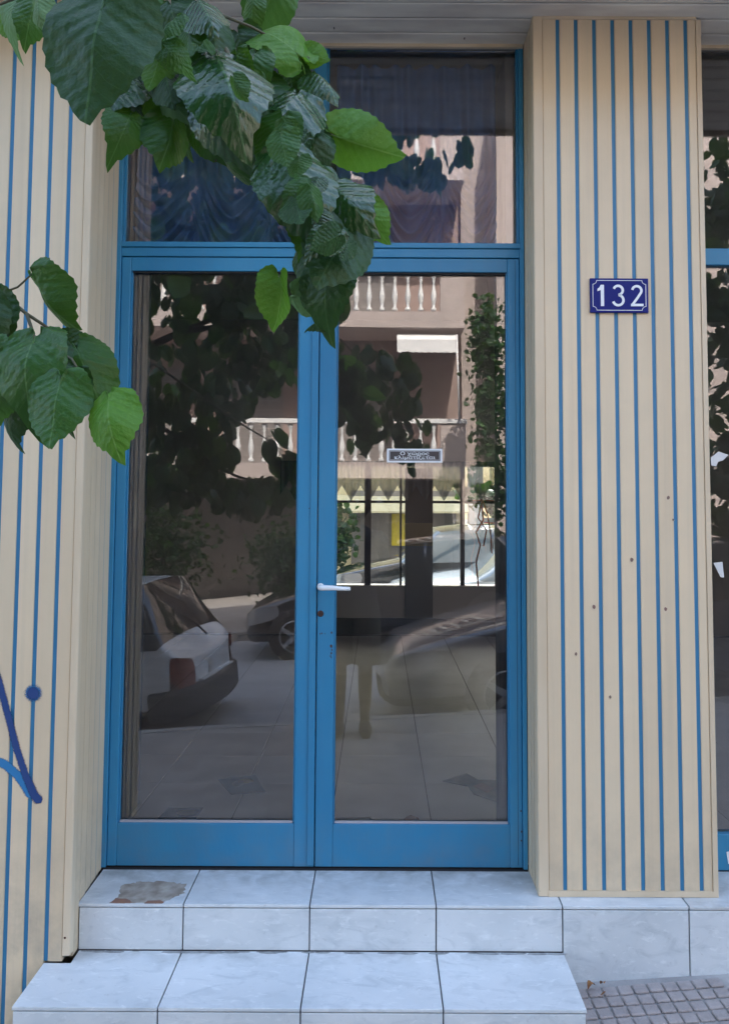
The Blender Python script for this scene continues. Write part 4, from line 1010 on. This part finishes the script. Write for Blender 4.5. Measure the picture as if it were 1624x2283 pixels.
# branches
def branch(pts, rad, name='branch', mt='twig'):
    MB().tube([Vector(p)-T0 for p in pts], rad, 7).build(name, M[mt], tree)
top = [world_at(380, -250, 1.5), world_at(460, 20, 1.38), world_at(530, 170, 1.33), world_at(610, 280, 1.29), world_at(700, 400, 1.27), world_at(745, 520, 1.25), world_at(715, 640, 1.25), world_at(690, 690, 1.25)]
branch([(-1.0, -2.2, 3.0)]+top, [.010, .007, .006, .005, .004, .0035, .003, .0025, .002])
branch([world_at(460, 20, 1.38), world_at(560, 60, 1.37), world_at(690, 130, 1.37)], [.003, .0025, .0015], 'twig')
branch([world_at(530, 170, 1.33), world_at(430, 180, 1.33), world_at(300, 190, 1.32)], [.003, .0025, .0015], 'twig')
branch([world_at(610, 280, 1.29), world_at(500, 310, 1.32), world_at(480, 360, 1.32)], [.003, .002, .0015], 'twig')
branch([world_at(380, -250, 1.5), world_at(230, -60, 1.25), world_at(100, -30, 1.25), world_at(0, 10, 1.25)], [.006, .004, .003, .002], 'twig')
branch([world_at(-500, 300, 1.6), world_at(-150, 560, 1.4), world_at(0, 650, 1.36), world_at(60, 700, 1.34), world_at(145, 755, 1.32), world_at(235, 768, 1.32)][:5], [.007, .005, .0036, .003, .002])
branch([world_at(0, 655, 1.36), world_at(40, 640, 1.36), world_at(78, 605, 1.36)], [.002, .0018, .0014], 'twig')
branch([world_at(60, 700, 1.34), world_at(80, 760, 1.28), world_at(160, 800, 1.25), world_at(190, 850, 1.15)], [.003, .0025, .002, .0016], 'twig')
branch([(-3.1, -3.2, 1.9), (-2.2, -2.9, 2.7), (-1.0, -2.2, 3.0)], [.05, .03, .012], 'branch', 'bark')
branch([(-3.1, -3.2, 1.6), (-2.3, -2.6, 2.0), tuple(world_at(-500, 300, 1.6))], [.04, .02, .008], 'branch', 'bark')
branch([(-3.1, -3.2, 1.7), (-2.4, -3.7, 2.3), (-1.8, -4.3, 2.8), (-1.2, -4.5, 3.1)], [.07, .05, .03, .012], 'branch', 'bark')
branch([(-3.1, -3.2, 2.0), (-2.9, -3.8, 3.2), (-2.2, -4.6, 4.2)], [.07, .05, .02], 'branch', 'bark')
branch([(-1.8, -4.3, 2.8), (-1.0, -4.3, 2.9), (-.35, -4.15, 2.7), (.05, -4.1, 2.3), (.30, -4.05, 1.85)], [.03, .02, .012, .008, .005], 'branch', 'bark')
branch([(-2.4, -3.7, 2.3), (-1.9, -4.2, 1.9), (-1.3, -4.3, 1.5), (-.95, -4.3, 1.4)], [.03, .02, .012, .006], 'branch', 'bark')
MB().tube([(0, 0, -.2), (.02, .0, .1), (-.03, .02, .9), (.02, -.02, 1.6), (0, 0, 2.5), (.05, -.2, 3.6)], [.19, .15, .12, .11, .09, .05], 12).build('trunk', M['bark'], tree)
# the crown behind the camera, what the left pane mirrors
ELL = [((-1.85, -4.4, 2.75), (.85, .8, 1.0), 430), ((-1.95, -4.3, 1.62), (.52, .6, .38), 170), ((-1.02, -4.4, 2.85), (.36, .6, .55), 130), ((-1.12, -4.25, 1.32), (.36, .4, .15), 60), ((-1.55, -4.3, 1.68), (.22, .4, .26), 60), ((-1.9, -4.3, 4.1), (1.1, .8, .6), 230), ((-1.35, -4.1, 4.05), (.85, .5, .7), 200), ((.28, -4.0, 4.35), (.5, .25, .33), 55), ((-.45, -4.0, 4.5), (.5, .3, .35), 60), ((-.05, -4.1, 2.25), (.40, .25, .42), 85), ((.28, -4.05, 1.78), (.16, .15, .22), 16), ((-3.1, -3.8, 3.6), (1.0, 1.0, 1.2), 260), ((-.6, -4.3, 3.5), (.35, .4, .3), 30)]
crown = []
for c, r, n in ELL:
    for _ in range(n):
        while True:
            p = Vector((U(-1, 1), U(-1, 1), U(-1, 1)))
            if p.length < 1: break
        if p.length > .01: p = p.normalized()*p.length**.6
        pos = Vector((c[0]+p.x*r[0], c[1]+p.y*r[1], c[2]+p.z*r[2]))
        if pos.y > -3.3 and pos.x > -2.3: continue
        crown.append((pos, Vector((U(-.8, .8), U(-.8, .8), -1)), Vector((U(-1, 1), U(.1, 1), U(-.2, 1))), U(.11, .17)))
crown.sort(key=lambda q: -q[0].y)
for q in crown[:225]: put_leaf(LO[int(rnd()*4)], *q)
def merged(name, items, mts, parent, T):
    vs = []; fs = []; mi = []; uvs = []
    base = [([tuple(v.co) for v in me.vertices], [tuple(p.vertices) for p in me.polygons]) for me in LO]
    for (pos, t, nn, s) in items:
        k = int(rnd()*4); bv, bf = base[k]
        y = t.normalized(); z = (nn-y*nn.dot(y)).normalized(); x = y.cross(z); o0 = len(vs)
        for v in bv: q = pos-T+(x*v[0]+y*v[1]+z*v[2])*s; vs.append(tuple(q)); uvs.append((v[0], v[1]))
        fs += [tuple(i+o0 for i in f) for f in bf]; mi += [0 if k < 3 else 1]*len(bf)
    me = bpy.data.meshes.new(name); me.from_pydata(vs, [], fs)
    for mt in mts: me.materials.append(mt)
    me.polygons.foreach_set('material_index', mi); ul = me.uv_layers.new(name='UVMap')
    for lp in me.loops: ul.data[lp.index].uv = uvs[lp.vertex_index]
    o = link(name, me, parent); o['kind'] = 'stuff'; return o
merged('foliage', crown[225:], [M['leafD'], M['leafM']], tree, T0)
# street trees across the road and behind the shop
def bushy(name, label, cat, base, trunk_h, blobs, n, sz, group):
    r = empty(name, base, label, cat, group)
    MB().tube([(0, 0, -.1), (.03, 0, trunk_h*.5), (0, .02, trunk_h), (.02, 0, trunk_h+.8)], [.10, .08, .07, .03], 8).build('trunk', M['bark'], r)
    it = []
    for _ in range(n):
        c, rr = blobs[int(rnd()*len(blobs))]
        p = Vector((random.gauss(0, .42), random.gauss(0, .42), random.gauss(0, .42)))
        it.append((Vector((c[0]+p.x*rr[0], c[1]+p.y*rr[1], c[2]+p.z*rr[2])), Vector((U(-1, 1), U(-1, 1), U(-1, .6))), Vector((U(-1, 1), U(-1, 1), U(0, 1))), sz*U(.7, 1.3)))
    merged('crown', it, [M['leafD'], M['leafM']], r, Vector((0, 0, 0)))
bushy('street_tree', 'low dark shrubby tree mirrored left of the center stile', 'tree', (-1.6, -10.4, rz_(-1.6, 0)+.14), .3, [((0, 0, 1.0), (.6, .5, .7)), ((.3, 0, .8), (.5, .5, .6))], 1600, .07, 'trees across the street')
bushy('street_tree', 'dark leafy tree mirrored at the far left, beside the hatchback', 'tree', (-3.6, -10.6, rz_(-3.6, 0)+.14), .5, [((0, 0, 1.4), (.9, .6, .9)), ((-.4, 0, 2.6), (.8, .6, .6))], 2200, .075, 'trees across the street')
bushy('street_tree', 'tall dark tree mirrored along the right side of the right pane', 'tree', (1.95, -11.6, rz_(1.7, 0)+.14), 1.6, [((.1, 0, 2.0), (.42, .5, 1.0)), ((.1, 0, 3.4), (.45, .5, 1.0)), ((0, 0, 4.6), (.35, .4, .7))], 2000, .085, 'trees across the street')
bushy('street_tree', 'sunlit green tree at the left of the far window', 'tree', (-.95, 12.9, -.4), .5, [((-.1, 0, 1.2), (.55, .5, .6)), ((.1, 0, .9), (.45, .5, .5))], 700, .11, 'trees on the sunny street')
bushy('street_tree', 'sunlit green tree overhanging the red and white sign on the far street', 'tree', (2.7, 12.9, -.4), 1.0, [((0, 0, 1.6), (.8, .5, .4)), ((-.6, 0, 1.8), (.6, .5, .25))], 500, .13, 'trees on the sunny street')

bushy('street_tree', 'kerbside tree mirrored in the shop window at the right edge', 'tree', (3.3, -4.4, rz_(3.3, 0)+.1), 1.2, [((-.1, 0, 1.8), (.5, .5, .8)), ((0, 0, 3.2), (.6, .5, .8)), ((0, 0, 4.3), (.6, .5, .6))], 800, .13, 'street trees on the shop side')
# ================================================================== the photographer, mirrored in the right pane
def person():
    gx, gy = -.19, -3.13; g0 = pz(gx, gy); r = empty('person', (gx, gy, g0), 'person in dark shirt and wide shorts holding a small camera at eye level', 'person')
    C = CAM-Vector((gx, gy, g0))
    V = []; E = []; Rr = []
    def node(p, rad, par=None):
        V.append(Vector(p)); Rr.append(rad if isinstance(rad, tuple) else (rad, rad)); i = len(V)-1
        if par is not None: E.append((par, i))
        return i
    pel = node((0, 0, .93), (.155, .11)); wa = node((0, 0, 1.08), (.135, .10), pel); ch = node((0, .0, 1.30), (.165, .11), wa); nb = node((0, 0, 1.45), (.10, .08), ch); nk = node((0, .015, 1.53), (.055, .055), nb)
    hd = node((0, .03, 1.60), (.062, .07), nk); h2 = node((0, .04, 1.68), (.075, .095), hd); h3 = node((0, .03, 1.77), (.07, .085), h2)
    for s in (-1, 1):
        hp = node((s*.095, 0, .86), (.095, .095), pel); kn = node((s*.095, .01, .48), (.058, .058), hp); cf = node((s*.095, -.015, .33), (.056, .056), kn); an = node((s*.095, -.02, .09), (.036, .038), cf)
        he = node((s*.095, -.01, .045), (.036, .035), an); to = node((s*.105, .13, .03), (.038, .022), he); node((s*.108, .19, .025), (.032, .018), to)
        sh = node((s*.18, 0, 1.42), (.06, .06), nb)
        hand = Vector((C.x+s*.065, C.y-.065, C.z-.02)); elb = Vector((s*.30, .05, 1.20))
        el_ = node(elb, (.042, .042), sh); wr = node(hand+Vector((s*.035, -.06, -.06)), (.027, .027), el_); pm = node(hand+Vector((s*.02, -.02, -.02)), (.030, .022), wr)
        for k in range(4):
            a = hand+Vector((s*.012, .008, .022-k*.017)); b_ = hand+Vector((-s*.006, .026, .024-k*.017)); c_ = hand+Vector((-s*.030+s*.004*k, .022, .024-k*.017))
            i1 = node(a, .009, pm); i2 = node(b_, .0085, i1); node(c_, .0075, i2)
        t1 = node(hand+Vector((s*.0, -.018, -.03)), .011, pm); node(hand+Vector((-s*.022, -.020, -.018)), .009, t1)
    me = bpy.data.meshes.new('body'); me.from_pydata([tuple(v) for v in V], E, [])
    o = bpy.data.objects.new('b', me); COL.objects.link(o); md = o.modifiers.new('skin', 'SKIN')
    for i, sv in enumerate(me.skin_vertices[0].data): sv.radius = Rr[i]; sv.use_root = (i == 0)
    sd = o.modifiers.new('s', 'SUBSURF'); sd.levels = 2; sd.render_levels = 2
    dg = bpy.context.evaluated_depsgraph_get(); bm_ = bpy.data.meshes.new_from_object(o.evaluated_get(dg)); bpy.data.objects.remove(o)
    bm_.materials.clear(); bm_.materials.append(M['skin']); bm_.polygons.foreach_set('use_smooth', [True]*len(bm_.polygons)); link('body', bm_, r)
    # face
    f = MB(); f.lathe([(.002, -.02), (.012, -.012), (.013, .004), (.006, .02)], (0, .135, 1.675), 8); f.build('nose', M['skin'], r)
    for s in (-1, 1):
        MB().lathe([(.002, -.004), (.013, .0), (.002, .006)], (s*.031, .122, 1.70), 8, 'Y').build('eye', M['sign_white'], r)
        MB().lathe([(.002, 0), (.006, .002), (.001, .004)], (s*.031, .126, 1.70), 8, 'Y').build('pupil', M['hair'], r)
        MB().lathe([(.004, -.008), (.022, -.004), (.024, .004), (.006, .008)], (s*.083, .03, 1.68), 8, 'Y').build('ear', M['skin'], r)
    B('mouth', mat('lips', (.25, .08, .07), .5), r, -.022, .022, .112, .124, 1.628, 1.636, .003)
    MB().lathe([(.01, .135), (.06, .125), (.088, .09), (.097, .05), (.096, .0), (.085, -.03)], (0, .012, 1.70), 14).build('hair', M['hair'], r)
    # shirt and shorts follow the body
    def shell_of(name, mt, rings):
        vs = []; fs = []; sg_ = 20
        for (cx, cy, z, a, b_) in rings:
            for j in range(sg_): t = 2*math.pi*j/sg_; vs.append((cx+a*math.cos(t)*(1+.02*math.sin(5*t)), cy+b_*math.sin(t), z))
        for i in range(len(rings)-1):
            for j in range(sg_): fs.append((i*sg_+j, i*sg_+(j+1) % sg_, (i+1)*sg_+(j+1) % sg_, (i+1)*sg_+j))
        b = MB(); b.quadset(vs, fs, True); return b
    shell_of('s', M['shirt'], [(0, 0, .90, .185, .135), (0, 0, 1.05, .175, .13), (0, 0, 1.25, .195, .14), (0, 0, 1.38, .205, .13), (0, 0, 1.46, .17, .11), (0, .01, 1.52, .075, .07)]).build('shirt', M['shirt'], r)
    for s in (-1, 1): MB().tube([(s*.15, 0, 1.43), (s*.21, .01, 1.36), (s*.27, .03, 1.27)], [.075, .072, .065], 12, False).build('sleeve', M['shirt'], r)
    shell_of('s', M['shorts'], [(0, 0, 1.02, .17, .125), (0, 0, .93, .19, .14), (0, 0, .84, .205, .145)]).build('shorts', M['shorts'], r)
    for s in (-1, 1): shell_of('s', M['shorts'], [(s*.095, 0, .87, .108, .125), (s*.10, 0, .70, .108, .12), (s*.105, .0, .50, .105, .115)]).build('shorts_leg', M['shorts'], r)
    for s in (-1, 1):
        MB().tube([(s*.093, -.06, .035), (s*.096, .0, .04), (s*.103, .10, .035), (s*.108, .21, .028)], [.035, .045, .047, .03], 10).build('shoe', M['shoe'], r)
    # the compact camera in the hands
    cb = empty('compact_camera', CAM+Vector((0, -.05, 0)), 'small black compact camera held up in both hands', 'camera')
    B('camera_body', M['bumper'], cb, -.052, .052, -.012, .012, -.03, .03, .004)
    MB().lathe([(.023, 0), (.023, .018), (.019, .0185), (.019, .021)], (0, .0125, 0), 20, 'Y').build('lens_barrel', M['chrome'], cb)
person()
